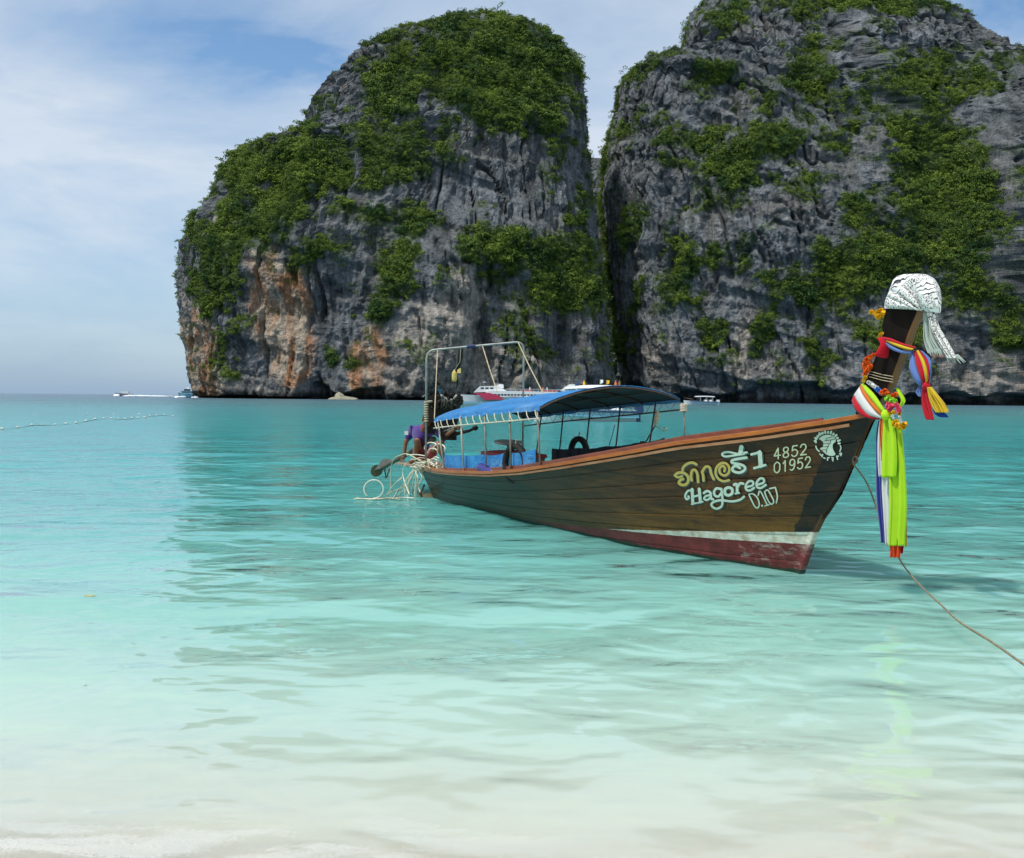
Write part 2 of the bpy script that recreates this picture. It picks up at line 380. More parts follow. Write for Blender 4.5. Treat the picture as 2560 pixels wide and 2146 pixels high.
obj('sea_foam', (V, F), m, kind='stuff', smooth=True, label='thin white foam from a spent wave along the beach edge')

# ================================================================ CLIFFS
def interp(tab, z, col): a = np.array(tab); return np.interp(z, a[:, 0], a[:, col])
def blobs(px, py, L):
    r = np.zeros_like(px)
    for (x, y, rx, ry, ang, s) in L:
        a = math.radians(ang); dx_, dy_ = px - x, py - y
        u = (dx_ * math.cos(a) + dy_ * math.sin(a)) / rx; w = (-dx_ * math.sin(a) + dy_ * math.cos(a)) / ry
        r = np.maximum(r, s * np.exp(-(u * u + w * w) ** 1.5 * 0.7)) if s > 0 else r + s * np.exp(-(u * u + w * w) ** 1.5 * 0.7)
    return r
def sstep(a, b, x): t_ = np.clip((x - a) / (b - a), 0, 1); return t_ * t_ * (3 - 2 * t_)

def cliff(name, tab, yc, depth, nphi, nz, seed, veg, bare, orange, pale, dark, notch, sup=0.85, lean=0.35, flute=(4.5, 70), dirs=0.0, ridges=()):
    """tab rows: picture y, left x, right x of the outline; solid body round the plane Y = yc"""
    rows = []
    for (py, xl, xr) in tab:
        pl, pr = at(xl, py, yc), at(xr, py, yc); rows.append(((pl[2] + pr[2]) / 2, pl[0], pr[0]))
    rows.sort(); rows = np.array(rows); H = rows[-1, 0]
    zs = np.concatenate([np.linspace(-6, H * 0.93, nz - 30), H * (0.93 + 0.07 * (1 - (1 - np.linspace(0, 1, 31)[1:]) ** 2))]); zs = np.unique(zs); FL = flute
    ph = np.concatenate([np.linspace(math.radians(-25), math.radians(205), nphi), np.linspace(math.radians(205), math.radians(335), 26)[1:-1]])
    PH, ZZ = np.meshgrid(ph, zs, indexing='ij')
    XL = np.interp(ZZ, rows[:, 0], rows[:, 1]); XR = np.interp(ZZ, rows[:, 0], rows[:, 2])
    v = np.clip(ZZ / H, 0, 1)
    A = (XR - XL) / 2; XC = (XR + XL) / 2
    prof = np.sqrt(np.clip(1 - v ** 3.0, 0, 1)) * (1 - lean * v)
    Bd = depth * prof + 0.5
    cp, sp_ = np.cos(PH), np.sin(PH)
    cx = np.sign(cp) * np.abs(cp) ** sup; sy = np.sign(sp_) * np.abs(sp_) ** sup
    X = XC - A * cx; Y = yc - Bd * sy
    P = np.stack([X, Y, ZZ], -1)
    nx = -cp / np.maximum(A, 1) ; ny = -sp_ / np.maximum(Bd, 1); l = np.sqrt(nx ** 2 + ny ** 2) + 1e-9
    NX, NY = nx / l, ny / l
    front = np.clip(sp_ * 1.5, 0, 1); side = 1 - 0.88 * (1 - front)
    Q = P.copy(); wv = fbm(Q / 40, 2, seed + 50) * 6
    D = 9 * fbm(Q / np.array([55, 55, 95]), 3, seed) * side
    Qf = Q.copy(); Qf[..., 0] += wv + dirs * Q[..., 2]
    D += flute[0] * fbm(Qf / np.array([16, 16, flute[1]]), 3, seed + 3, ridged=True) * side
    D += 2.4 * fbm(Qf / np.array([4.5, 4.5, 26]), 3, seed + 7, ridged=True) - 2.5
    Qb = Q.copy(); Qb[..., 2] += 0.25 * Q[..., 0]
    D += 2.2 * fbm(Qb / np.array([45, 45, 9]), 3, seed + 9) * side
    D += 2.1 * fbm(Q / 6, 4, seed + 12, 0.6)
    for (sc_, dep_, wd_, so_) in ((15, 5.5, .055, 81), (8, 2.6, .08, 84), (5, 1.4, .10, 91)):      # joints: narrow clefts running up the face
        cn = fbm(Qf / np.array([sc_, sc_, sc_ * 7.5]), 2, seed + so_); cm = sstep(-.25, .2, fbm(Q / 30, 2, seed + so_ + 1))
        D -= dep_ * np.exp(-(cn / wd_) ** 2) * cm * side
    led = fbm(Qb / np.array([60, 60, 11]), 2, seed + 88); D += 1.3 * np.tanh(led * 7) * side
    pxy = proj(P.reshape(-1, 3)) if False else None
    d = P - CAM; zc = d @ Fv; PX = CX + FPX * (d @ Rv) / zc; PY = CY - FPX * (d @ Uv) / zc
    for (x, y, rx, ry, ang, amp) in ridges: D += amp * blobs(PX, PY, [(x, y, rx, ry, ang, 1.0)]) * front
    # wave-cut notch at the foot
    for (x0, x1, h) in notch:
        hh = h * (0.75 + 0.5 * vnoise(np.stack([X / 14, Y * 0, X * 0], -1), seed + 21))
        w = sstep(x0 - 12, x0 + 12, PX) * (1 - sstep(x1 - 12, x1 + 12, PX))
        D -= 11 * w * (1 - sstep(hh * 0.72, hh * 1.05, ZZ)) * front
    top = sstep(0.90, 1.0, v)
    D = D * (1 - 0.6 * top)
    P[..., 0] += NX * D; P[..., 1] += NY * D
    P[..., 2] += (3.5 * fbm(Q / 18, 4, seed + 15) + 2.0 * vnoise(Q / 5, seed + 16)) * sstep(0.3, 0.8, v)
    nP, nZ = len(ph), len(zs)
    Vv = P.reshape(-1, 3); base = len(Vv)
    Vv = np.vstack([Vv, P[:, -1].mean(0)[None]])
    F = [(i * nZ + j, i * nZ + j + 1, ((i + 1) % nP) * nZ + j + 1, ((i + 1) % nP) * nZ + j) for i in range(nP) for j in range(nZ - 1)]
    F += [(i * nZ + nZ - 1, base, ((i + 1) % nP) * nZ + nZ - 1) for i in range(nP)]
    # masks at the final place
    d = P - CAM; zc = d @ Fv; PX = CX + FPX * (d @ Rv) / zc; PY = CY - FPX * (d @ Uv) / zc
    jx = 52 * fbm(Q / 14, 4, seed + 30, .6); jy = 44 * fbm(Q / 12, 4, seed + 33, .6)
    PXj, PYj = PX + jx, PY + jy
    vm = blobs(PXj, PYj, veg) + blobs(PXj, PYj, [(a, b_, c_, d_, e_, -s_) for (a, b_, c_, d_, e_, s_) in bare])
    vn = fbm(Q / 7, 4, seed + 40, 0.6)
    vm = sstep(0.16, 0.86, vm * 0.95 + 0.72 * vn + 0.04)
    patch = sstep(0.16, 0.34, fbm(Q / np.array([20, 20, 14]), 4, seed + 44) * 0.9) * 0.55 * sstep(0.02, 0.1, v)
    vm = np.maximum(vm, patch)
    back = (sp_ < 0.0); vm = np.where(back & (v > 0.15), 0.8, vm)
    om = np.clip(blobs(PXj * 1.0, PYj, orange), 0, 1); pm = np.clip(blobs(PXj, PYj, pale), 0, 1); dm = np.clip(blobs(PXj, PYj, dark), 0, 1)
    streak = fbm(Qf / np.array([3.5, 3.5, 40]), 4, seed + 60); st2 = fbm(Qf / np.array([9, 9, 60]), 3, seed + 63); spk = fbm(Q / 2.2, 3, seed + 66)
    g = 0.172 * (1 + 0.75 * streak + 0.5 * st2 + 0.4 * spk)
    g = np.clip(g, 0.06, 0.4)[..., None]
    C = g * np.array([0.93, 1.0, 1.05])
    brown = sstep(0.1, 0.5, fbm(Q / 25, 3, seed + 70))[..., None] * 0.22
    C = C * (1 - brown) + brown * g * np.array([1.25, 1.0, 0.72])
    pf = sstep(0.25, 0.8, pm * (1 + 0.5 * streak) + 0.25 * spk)[..., None] * 0.85
    C = C * (1 - pf) + pf * np.array([0.38, 0.345, 0.30]) * (1 + 0.45 * streak + 0.5 * spk)[..., None]
    of = sstep(0.25, 0.75, om * (1 + 0.7 * st2) + 0.2 * streak)[..., None]
    oc = np.array([0.42, 0.22, 0.115]) * (1 + 0.5 * streak)[..., None]; oc2 = np.array([0.48, 0.40, 0.31]) * (1 + 0.5 * spk)[..., None]
    mixo = sstep(-0.1, 0.35, fbm(Qf / np.array([6, 6, 30]), 3, seed + 72))[..., None]
    C = C * (1 - of * 0.9) + of * 0.9 * (oc * mixo + oc2 * (1 - mixo))
    df_ = sstep(0.3, 0.8, dm)[..., None] * 0.6; C = C * (1 - df_)
    tide = (1 - sstep(2.0, 5.5, ZZ + 1.5 * spk))[..., None]; C = C * (1 - 0.75 * tide)
    hueg = sstep(-0.4, 0.5, fbm(Q / 20, 3, seed + 75))[..., None]
    gc = (np.array([0.045, 0.085, 0.024]) * (1 - hueg) + np.array([0.095, 0.145, 0.030]) * hueg)
    vv = (vm * 0.9)[..., None]; C = C * (1 - vv) + gc * vv
    C = np.clip(C, 0.012, 0.6)
    me = bpy.data.meshes.new(name); me.from_pydata(Vv.tolist(), [], F); me.update()
    ca = me.color_attributes.new('rock', 'FLOAT_COLOR', 'POINT'); cc = np.ones((len(Vv), 4)); cc[:base, :3] = C.reshape(-1, 3); cc[base, :3] = 0.05
    ca.data.foreach_set('color', cc.ravel())
    me.materials.append(ROCK); o = bpy.data.objects.new(name, me); COL.objects.link(o); o['kind'] = 'structure'
    # places for bushes: pick faces by visible vegetation
    vmf = vm[:nphi]; Pf = P[:nphi]
    a = Pf[1:, :-1] - Pf[:-1, :-1]; b_ = Pf[:-1, 1:] - Pf[:-1, :-1]; nrm = np.cross(a, b_); ar = np.linalg.norm(nrm, axis=-1)
    ctr = (Pf[1:, 1:] + Pf[:-1, :-1]) / 2; nn = nrm / (ar[..., None] + 1e-9)
    if (nn[..., 1] * -1).mean() < 0: nn = -nn
    wgt = ar * vmf[:-1, :-1] ** 1.25 * (ctr[..., 2] > 4) * np.where(sp_[:nphi - 1, :-1] > -0.1, 1, 0.2)
    rim = (v[:nphi - 1, :-1] > 0.93) * ar * 0.35; wgt = wgt + rim
    return ctr.reshape(-1, 3), nn.reshape(-1, 3), wgt.ravel(), a.reshape(-1, 3), b_.reshape(-1, 3), vmf[:-1, :-1].ravel()

ROCK = bpy.data.materials.new('weathered limestone'); ROCK.use_nodes = True; t = ROCK.node_tree; b = t.nodes['Principled BSDF']
at_ = N(t, 'ShaderNodeVertexColor', layer_name='rock'); v = ncoord(t)
f1 = noise(t, mapping(t, v, scale=(1, 1, 0.14)), 0.55, 7, 0.72); f2 = noise(t, v, 0.9, 8, 0.75)
f = mth(t, 'MULTIPLY', ramp(t, f1, [(0.30, 0.55), (0.70, 1.45)]), ramp(t, f2, [(0.30, 0.6), (0.70, 1.4)]))
cc = N(t, 'ShaderNodeVectorMath', operation='SCALE'); t.links.new(at_.outputs[0], cc.inputs[0]); t.links.new(f, cc.inputs['Scale'])
t.links.new(cc.outputs[0], b.inputs['Base Color']); b.inputs['Roughness'].default_value = 0.9; b.inputs['Specular IOR Level'].default_value = 0.1
bn = N(t, 'ShaderNodeBump'); bn.inputs['Distance'].default_value = 3.6; bn.inputs['Strength'].default_value = 1.0
hh = mth(t, 'ADD', noise(t, mapping(t, v, scale=(1, 1, 0.25)), 0.30, 10, 0.68), mth(t, 'MULTIPLY', noise(t, mapping(t, v, rot=(0, 0.25, 0), scale=(0.5, 1, 1.6)), 0.5, 9, 0.72), 0.55))
t.links.new(hh, bn.inputs['Height']); t.links.new(bn.outputs[0], b.inputs['Normal'])

LEFT_TAB = [(1000, 500, 1560), (985, 496, 1546), (940, 486, 1536), (850, 470, 1526), (760, 462, 1518), (700, 458, 1510), (640, 462, 1504), (560, 494, 1494), (520, 524, 1490), (470, 554, 1480), (430, 580, 1478), (400, 606, 1477), (383, 632, 1468), (378, 692, 1468), (360, 722, 1468), (325, 770, 1467), (290, 772, 1466), (230, 808, 1464), (194, 846, 1454), (154, 882, 1438), (119, 931, 1412), (89, 1006, 1377), (73, 1056, 1342), (58, 1106, 1302), (45, 1161, 1262), (37, 1196, 1237)]
LV = [(1224, 185, 255, 165, 0, 1.0), (1010, 200, 130, 90, -45, .9), (870, 400, 300, 80, -6, .95), (1000, 300, 200, 60, -30, .7), (600, 440, 110, 75, -30, 1), (560, 590, 80, 130, 10, .95), (545, 730, 60, 95, 0, .95),
      (568, 860, 34, 85, 0, .95), (690, 520, 70, 105, 20, 1), (790, 620, 62, 32, -15, 1), (1053, 560, 55, 45, 0, .95), (968, 700, 46, 110, 12, 1), (1020, 630, 90, 30, 10, .8), (1290, 615, 185, 50, 8, 1),
      (1400, 710, 90, 75, 30, 1), (1440, 735, 70, 40, 0, 1), (1452, 560, 22, 110, -8, .9), (1375, 390, 40, 70, 0, .8), (1230, 690, 40, 35, 0, .6), (870, 905, 45, 16, -10, .8), (885, 870, 14, 22, 0, .8), (1085, 830, 20, 40, 0, .5),
      (1340, 480, 50, 60, 0, .45), (920, 550, 60, 50, 0, .4), (1175, 380, 60, 40, -20, .7), (770, 330, 60, 60, -40, .6), (1495, 880, 30, 90, 0, .3)]
LB = [(1235, 465, 125, 100, -5, 1.3), (850, 265, 55, 60, -45, .7), (1080, 290, 90, 32, -5, .55), (880, 400, 30, 40, 0, .6), (530, 500, 22, 70, 0, .6), (1090, 705, 60, 90, 0, .8), (1480, 330, 25, 200, 0, .9), (640, 830, 120, 120, 0, .5)]
LO = [(700, 780, 78, 140, -12, 1.2), (715, 890, 55, 70, 0, 1), (690, 690, 40, 60, 0, .8), (508, 900, 42, 110, -12, 1.3), (918, 905, 42, 85, 8, 1.2), (490, 780, 18, 70, -8, .4), (925, 960, 50, 35, 0, .8), (650, 640, 40, 22, 0, .5), (870, 225, 20, 20, 0, .4)]
LP = [(1130, 930, 95, 65, 0, 1.1), (1148, 770, 44, 130, 0, 1.3), (1240, 925, 170, 60, 0, 1), (970, 950, 70, 50, 0, .9), (528, 560, 22, 22, 0, 1), (480, 840, 26, 130, -8, 1.2), (560, 960, 80, 30, 0, .4), (1060, 850, 70, 120, 0, .8), (640, 980, 200, 25, 0, .4)]
LD = [(830, 750, 70, 100, 0, .5), (1350, 870, 50, 100, 0, .4)]
LR = [(1135, 760, 52, 150, 0, 15), (1030, 860, 75, 150, 0, 11), (1195, 800, 22, 140, -8, -9), (1235, 465, 115, 100, 0, -6), (1250, 720, 40, 60, 0, -8), (1290, 900, 85, 90, 0, 6), (1390, 880, 35, 110, 0, -12), (1470, 860, 30, 120, 0, 6),
      (830, 800, 70, 120, 0, -7), (700, 800, 60, 130, 0, -3), (1070, 660, 50, 60, 0, 8)]
infoL = cliff('limestone_island_cliff', LEFT_TAB, 655, 92, 470, 380, 100, LV, LB, LO, LP, LD, [(770, 960, 9.5), (1000, 1560, 2.5), (480, 760, 2.0)], ridges=LR)
RIGHT_TAB = [(1000, 1558, 3300), (900, 1550, 3250), (700, 1524, 3150), (500, 1500, 3000), (420, 1508, 2930), (395, 1512, 2900), (330, 1522, 2830), (290, 1536, 2790), (240, 1541, 2680), (205, 1564, 2640), (180, 1598, 2590), (166, 1648, 2540), (158, 1696, 2490), (120, 1704, 2463), (60, 1720, 2405), (20, 1746, 2335), (0, 1768, 2235), (-10, 1798, 2115), (-16, 1838, 2015)]
RV = [(2350, 470, 120, 190, 15, 1), (2200, 640, 190, 80, -18, 1), (2090, 725, 120, 45, 0, 1), (1866, 377, 145, 42, -25, 1), (2030, 175, 60, 130, 10, .9), (2310, 190, 160, 55, -5, .8), (1795, 180, 75, 25, 0, .8), (1815, 45, 60, 30, 0, .7),
      (2200, 10, 260, 22, 0, .9), (1590, 330, 60, 30, 0, .5), (1720, 345, 90, 30, 0, .7), (1585, 560, 38, 75, 25, .9), (1745, 650, 105, 32, -32, 1), (1715, 730, 45, 45, 0, .9), (1785, 840, 35, 45, 0, 1), (1905, 825, 28, 55, 0, 1),
      (1530, 905, 22, 75, 10, 1), (1590, 760, 16, 70, 10, .8), (1995, 460, 75, 28, -15, .8), (1930, 715, 60, 35, 0, .8), (2150, 530, 45, 55, 0, 1), (2430, 730, 90, 60, 0, .9), (2225, 835, 90, 40, 0, .8), (2040, 880, 28, 55, 0, .8), (2520, 800, 45, 70, 0, .9),
      (2490, 560, 70, 40, 0, .9), (2110, 330, 60, 80, 0, .4), (2400, 240, 120, 40, -10, .8), (1880, 250, 60, 60, 0, .35), (2290, 330, 80, 60, 0, .8), (1850, 450, 50, 30, 0, .8), (1990, 290, 40, 60, 0, .6), (2380, 640, 90, 60, 0, 1)]
RB = [(2530, 380, 60, 130, 0, 1.3), (2130, 80, 100, 60, 0, .6), (1690, 260, 100, 50, 0, .6), (1900, 560, 160, 60, -10, .6), (1650, 480, 60, 60, 0, .5), (2410, 285, 50, 40, 0, .4)]
RO = [(2360, 905, 60, 14, 0, .5), (2545, 955, 14, 45, 0, .8), (1680, 850, 30, 40, 0, .25)]
RP = [(1862, 880, 30, 75, 0, 1), (2450, 950, 130, 40, 0, .9), (1650, 900, 90, 70, 0, .45), (1760, 600, 30, 25, 0, .3), (1990, 930, 130, 45, 0, .5), (2515, 900, 20, 18, 0, .9), (2000, 540, 120, 60, 0, .35), (2450, 400, 100, 100, 0, .35)]
RR = [(2540, 420, 75, 260, 0, 22), (1870, 380, 150, 60, -25, 6), (1640, 640, 100, 250, 0, 8), (2340, 480, 90, 180, 15, -9), (1900, 560, 150, 120, 0, 6), (2180, 130, 160, 80, 0, 6), (1800, 80, 90, 80, 0, 8), (2030, 200, 50, 140, 10, -8), (1700, 880, 160, 100, 0, 6)]
infoR = cliff('limestone_headland_cliff', RIGHT_TAB, 715, 120, 620, 400, 300, RV, RB, RO, RP, [], [(1560, 2140, 13.0), (2330, 2700, 9.0), (2140, 2330, 6)], sup=0.6, lean=0.45, flute=(3.6, 55), dirs=0.25, ridges=RR)

GULLY_TAB = [(1000, 1380, 1760), (800, 1385, 1755), (600, 1390, 1745), (500, 1400, 1735), (430, 1420, 1715), (408, 1450, 1690), (400, 1480, 1650)]
infoG = cliff('gully_saddle_cliff', GULLY_TAB, 850, 40, 90, 90, 500, [], [], [], [], [], [], lean=0.2)

# bush and tree crowns on the cliffs
def leafmat(name, lo, hi):
    m = bpy.data.materials.new(name); m.use_nodes = True; t = m.node_tree; b = t.nodes['Principled BSDF']
    oi = N(t, 'ShaderNodeObjectInfo'); g = N(t, 'ShaderNodeNewGeometry')
    big = noise(t, g.outputs['Position'], 0.05, 4, 0.65)
    f = mth(t, 'ADD', mth(t, 'MULTIPLY', oi.outputs['Random'], 0.5), mth(t, 'MULTIPLY', mth(t, 'SUBTRACT', big, 0.36), 1.9))
    t.links.new(ramp(t, f, [(0.1, lo), (0.55, tuple((a + b_) / 2 for a, b_ in zip(lo, hi))), (1.0, hi)]), b.inputs['Base Color'])
    b.inputs['Roughness'].default_value = 0.7; b.inputs['Specular IOR Level'].default_value = 0.15
    return m
LEAF = leafmat('cliff foliage', (0.023, 0.066, 0.020), (0.200, 0.275, 0.036))
bushcol = bpy.data.collections.new('bush_crowns')
for k in range(6):
    V, F = [], []; r_ = np.random.default_rng(k + 1)
    lob = r_.normal(size=(5, 3)) * 0.42
    for i in range(230):
        c = lob[r_.integers(5)]; d_ = r_.normal(size=3); d_ /= np.linalg.norm(d_); d_[2] = abs(d_[2]) * 0.9 - 0.15
        p = c * np.array([1, 1, 0.6]) + d_ * 0.55 * r_.uniform(0.75, 1.1); s_ = r_.uniform(0.06, 0.125)
        nn_ = d_ + r_.normal(size=3) * 0.38; nn_ /= np.linalg.norm(nn_); u_ = np.cross(nn_, r_.normal(size=3)); u_ /= np.linalg.norm(u_); w_ = np.cross(nn_, u_)
        n0 = len(V); V += [p + u_ * s_, p + w_ * s_ * 0.8, p - u_ * s_, p - w_ * s_ * 0.8]; F.append((n0, n0 + 1, n0 + 2, n0 + 3))
    me = bpy.data.meshes.new('bush_crown'); me.from_pydata([tuple(q) for q in V], [], F); me.materials.append(LEAF)
    bushcol.objects.link(bpy.data.objects.new('bush_crown', me))
def scatter(name, info, n, seed, rmin, rmax, label):
    ctr, nn, wgt, a, b_, vm = info; r_ = np.random.default_rng(seed)
    idx = r_.choice(len(wgt), n, p=wgt / wgt.sum())
    P = ctr[idx] + a[idx] * r_.uniform(-.5, .5, (n, 1)) + b_[idx] * r_.uniform(-.5, .5, (n, 1))
    big = np.clip(0.5 + fbm(P / 22, 2, seed) * 0.9, 0, 1)
    sc = (rmin + (rmax - rmin) * r_.random(n) ** 2.4 * (0.4 + 0.6 * big)) * (0.38 + 0.62 * vm[idx])
    P = P + nn[idx] * sc[:, None] * 0.25
    me = bpy.data.meshes.new(name); me.from_pydata(P.tolist(), [], [])
    A = me.attributes.new('rot', 'FLOAT_VECTOR', 'POINT'); up = np.stack([r_.normal(0, .25, n) - nn[idx][:, 1] * 0.4, nn[idx][:, 0] * 0.3 + r_.normal(0, .25, n), r_.uniform(0, 6.28, n)], -1)
    A.data.foreach_set('vector', up.ravel())
    A = me.attributes.new('scl', 'FLOAT_VECTOR', 'POINT'); A.data.foreach_set('vector', (sc[:, None] * r_.uniform(0.75, 1.25, (n, 3))).ravel())
    o = bpy.data.objects.new(name, me); COL.objects.link(o); o['kind'] = 'stuff'; o['label'] = label
    g = bpy.data.node_groups.new(name, 'GeometryNodeTree'); g.interface.new_socket('Geometry', in_out='INPUT', socket_type='NodeSocketGeometry'); g.interface.new_socket('Geometry', in_out='OUTPUT', socket_type='NodeSocketGeometry')
    gi = g.nodes.new('NodeGroupInput'); go = g.nodes.new('NodeGroupOutput'); ip = g.nodes.new('GeometryNodeInstanceOnPoints'); ci = g.nodes.new('GeometryNodeCollectionInfo')
    ci.inputs['Collection'].default_value = bushcol; ci.inputs['Separate Children'].default_value = True; ci.inputs['Reset Children'].default_value = True
    ip.inputs['Pick Instance'].default_value = True
    def attr(nm):
        q = g.nodes.new('GeometryNodeInputNamedAttribute'); q.data_type = 'FLOAT_VECTOR'; q.inputs['Name'].default_value = nm; return q.outputs['Attribute']
    rv = g.nodes.new('FunctionNodeRandomValue'); rv.data_type = 'INT'; rv.inputs[4].default_value = 0; rv.inputs[5].default_value = 5
    e2r = g.nodes.new('FunctionNodeEulerToRotation'); g.links.new(attr('rot'), e2r.inputs[0])
    g.links.new(gi.outputs[0], ip.inputs['Points']); g.links.new(ci.outputs[0], ip.inputs['Instance']); g.links.new(e2r.outputs[0], ip.inputs['Rotation']); g.links.new(attr('scl'), ip.inputs['Scale'])
    g.links.new(rv.outputs[2], ip.inputs['Instance Index']); g.links.new(ip.outputs[0], go.inputs[0])
    md = o.modifiers.new('bushes', 'NODES'); md.node_group = g
scatter('cliff_vegetation', infoL, 24000, 5, 0.7, 5.6, 'green trees and bushes clinging to the domed limestone island')
scatter('headland_vegetation', infoR, 26000, 6, 0.7, 5.4, 'green bushes and creepers in the ledges of the wide right-hand headland')

# ================================================================ LONGTAIL BOAT
boat = thing('longtail_boat', 'wooden longtail boat with blue canopy, painted name and tall ribboned prow', 'boat', B0, rotz=math.atan2(E1[1], E1[0]))
ZG = [(-8.8, .50), (-8, .50), (-7.3, .515), (-6.3, .565), (-5.1, .64), (-4.1, .742), (-3, .90), (-1.7, 1.11), (-1.03, 1.235), (-.1, 1.37), (.6, 1.50), (1.0, 1.585)]
BG = [(-8.8, .38), (-8, .56), (-7.3, .68), (-6.3, .8), (-5, .88), (-4, .91), (-3, .9), (-1.7, .80), (-1, .68), (-.1, .45), (.5, .24), (.97, .022)]
BW = [(-8.0, .40), (-6.2, .50), (-3.7, .54), (-1.8, .44), (-.8, .26), (-.3, .11), (0, .012)]
PHI = [(0, 0), (.28, .22), (.40, .37), (.54, .58), (.75, .77), (1, 1)]
def hullp(u, t, side, out=0.0):
    sg = -8.8 + u * 9.745; sb = -7.9 + u * 7.875
    zg = interp(ZG, sg, 1); g = interp(BG, sg, 1); w = interp(BW, sb, 1)
    ph = interp(PHI, t, 1); ph = ph * u + t * (1 - u)
    s = sb + (sg - sb) * ph; z = -.14 + t * (zg + .14)
    zz_ = max(z, 0) / zg
    y = w + (g - w) * zz_ ** 0.8 if z >= 0 else w * (1 + z * 1.2)
    return np.array([s, side * (y + out), z])
wood = bpy.data.materials.new('varnished hull planks'); wood.use_nodes = True; t = wood.node_tree; b = t.nodes['Principled BSDF']
v = ncoord(t); sp = N(t, 'ShaderNodeSeparateXYZ'); t.links.new(v, sp.inputs[0]); sx, sy_, sz = sp.outputs
g1 = noise(t, mapping(t, v, scale=(0.7, 3, 9), rot=(0, 0.10, 0)), 1.3, 6, 0.62, 0.4); g2 = noise(t, mapping(t, v, scale=(1.2, 4, 34), rot=(0, 0.10, 0)), 2.5, 5, 0.65)
g3 = noise(t, v, 2.4, 6, 0.7)
wc = mixc(t, ramp(t, g1, [(0.32, 0.0), (0.66, 1.0)]), (0.014, 0.006, 0.002), (0.12, 0.046, 0.009))
wc = mixc(t, mth(t, 'MULTIPLY', ramp(t, g2, [(0.4, 0.0), (0.7, 1.0)]), 0.5), wc, (0.016, 0.008, 0.004))
wc = mixc(t, mth(t, 'MULTIPLY', ramp(t, g3, [(0.5, 0.0), (0.75, 1.0)]), 0.35), wc, (0.10, 0.034, 0.010))
band_ = mth(t, 'MULTIPLY', ramp(t, mth(t, 'DIVIDE', mth(t, 'SUBTRACT', sz, mth(t, 'ADD', mth(t, 'MULTIPLY', sx, 0.12), 0.35)), 0.9), [(0.0, 1.0), (0.55, 0.15), (1.0, 0.0)]), ramp(t, g1, [(0.35, 0.25), (0.6, 1.0)]))   # golden worn wood low on the bow
wc = mixc(t, mth(t, 'MULTIPLY', band_, 0.7), wc, (0.22, 0.100, 0.012))
aft = ramp(t, mth(t, 'DIVIDE', mth(t, 'ADD', sx, 8.0), 8.0), [(0.25, 1.0), (0.75, 0.0)])      # green sea reflection painted into the after half of the varnish
wc = mixc(t, mth(t, 'MULTIPLY', aft, 0.80), wc, (0.004, 0.024, 0.013))
wob = mth(t, 'MULTIPLY', mth(t, 'SUBTRACT', noise(t, v, 7, 4, 0.6), 0.5), 0.10)
drip = ramp(t, noise(t, mapping(t, v, scale=(9, 9, .7)), 3.0, 5, 0.7), [(0.55, 0.0), (0.72, 1.0)])      # run-down stains and scuffs
wc = mixc(t, mth(t, 'MULTIPLY', drip, 0.45), wc, (0.012, 0.008, 0.005))
scuf = ramp(t, noise(t, mapping(t, v, scale=(1.5, 3, 12), rot=(0, .1, 0)), 6, 6, 0.75), [(0.64, 0.0), (0.72, 1.0)])
wc = mixc(t, mth(t, 'MULTIPLY', scuf, 0.35), wc, (0.28, 0.20, 0.11))
blk = mth(t, 'GREATER_THAN', mth(t, 'SUBTRACT', mth(t, 'ADD', sx, wob), mth(t, 'ADD', mth(t, 'MULTIPLY', sz, 0.56), -0.166)), 0.0)
wear = ramp(t, noise(t, mapping(t, v, scale=(1, 1, 2)), 5, 6, 0.7), [(0.45, 0.97), (0.75, 0.55)])
wc = mixc(t, mth(t, 'MULTIPLY', blk, wear), wc, (0.005, 0.005, 0.005))
wob2 = mth(t, 'MULTIPLY', mth(t, 'SUBTRACT', noise(t, v, 16, 4, 0.6), 0.5), 0.012)
zw = mth(t, 'ADD', sz, wob2)
whm = mth(t, 'LESS_THAN', zw, mth(t, 'ADD', mth(t, 'MULTIPLY', sx, 0.10), 0.405))
whc = mixc(t, ramp(t, noise(t, v, 9, 6, 0.7), [(0.42, 0.0), (0.72, 1.0)]), (0.66, 0.66, 0.56), (0.34, 0.24, 0.14))
wc = mixc(t, whm, wc, whc)
rdm = mth(t, 'LESS_THAN', zw, mth(t, 'ADD', mth(t, 'MULTIPLY', sx, 0.055), 0.29))
rn = noise(t, mapping(t, v, scale=(1, 1, 1.6)), 4, 6, 0.7)
rdc = mixc(t, ramp(t, rn, [(0.35, 0.0), (0.62, 1.0)]), (0.085, 0.014, 0.012), (0.20, 0.030, 0.030))
scr = mth(t, 'MULTIPLY', ramp(t, noise(t, mapping(t, v, scale=(1, 1, 2.4), rot=(0, .5, 0)), 5.5, 7, 0.75), [(0.50, 0.0), (0.66, 1.0)]), ramp(t, sx, [(0.0, 1.0), (0.2, 1.0)]))
scrm = mth(t, 'MULTIPLY', scr, mth(t, 'GREATER_THAN', sx, -0.55))
rdc = mixc(t, mth(t, 'MULTIPLY', scrm, 0.7), rdc, (0.42, 0.34, 0.30))
weed = mth(t, 'LESS_THAN', zw, mth(t, 'ADD', 0.035, wob)); rdc = mixc(t, weed, rdc, (0.02, 0.035, 0.02))
wc = mixc(t, rdm, wc, rdc)
t.links.new(wc, b.inputs['Base Color']); b.inputs['Coat Weight'].default_value = 0.28; b.inputs['Coat Roughness'].default_value = 0.10; b.inputs['Roughness'].default_value = 0.6; b.inputs['Specular IOR Level'].default_value = 0.22
bn = N(t, 'ShaderNodeBump'); bn.inputs['Distance'].default_value = 0.006; t.links.new(mth(t, 'ADD', g2, mth(t, 'MULTIPLY', g3, 0.6)), bn.inputs['Height']); t.links.new(bn.outputs[0], b.inputs['Normal'])

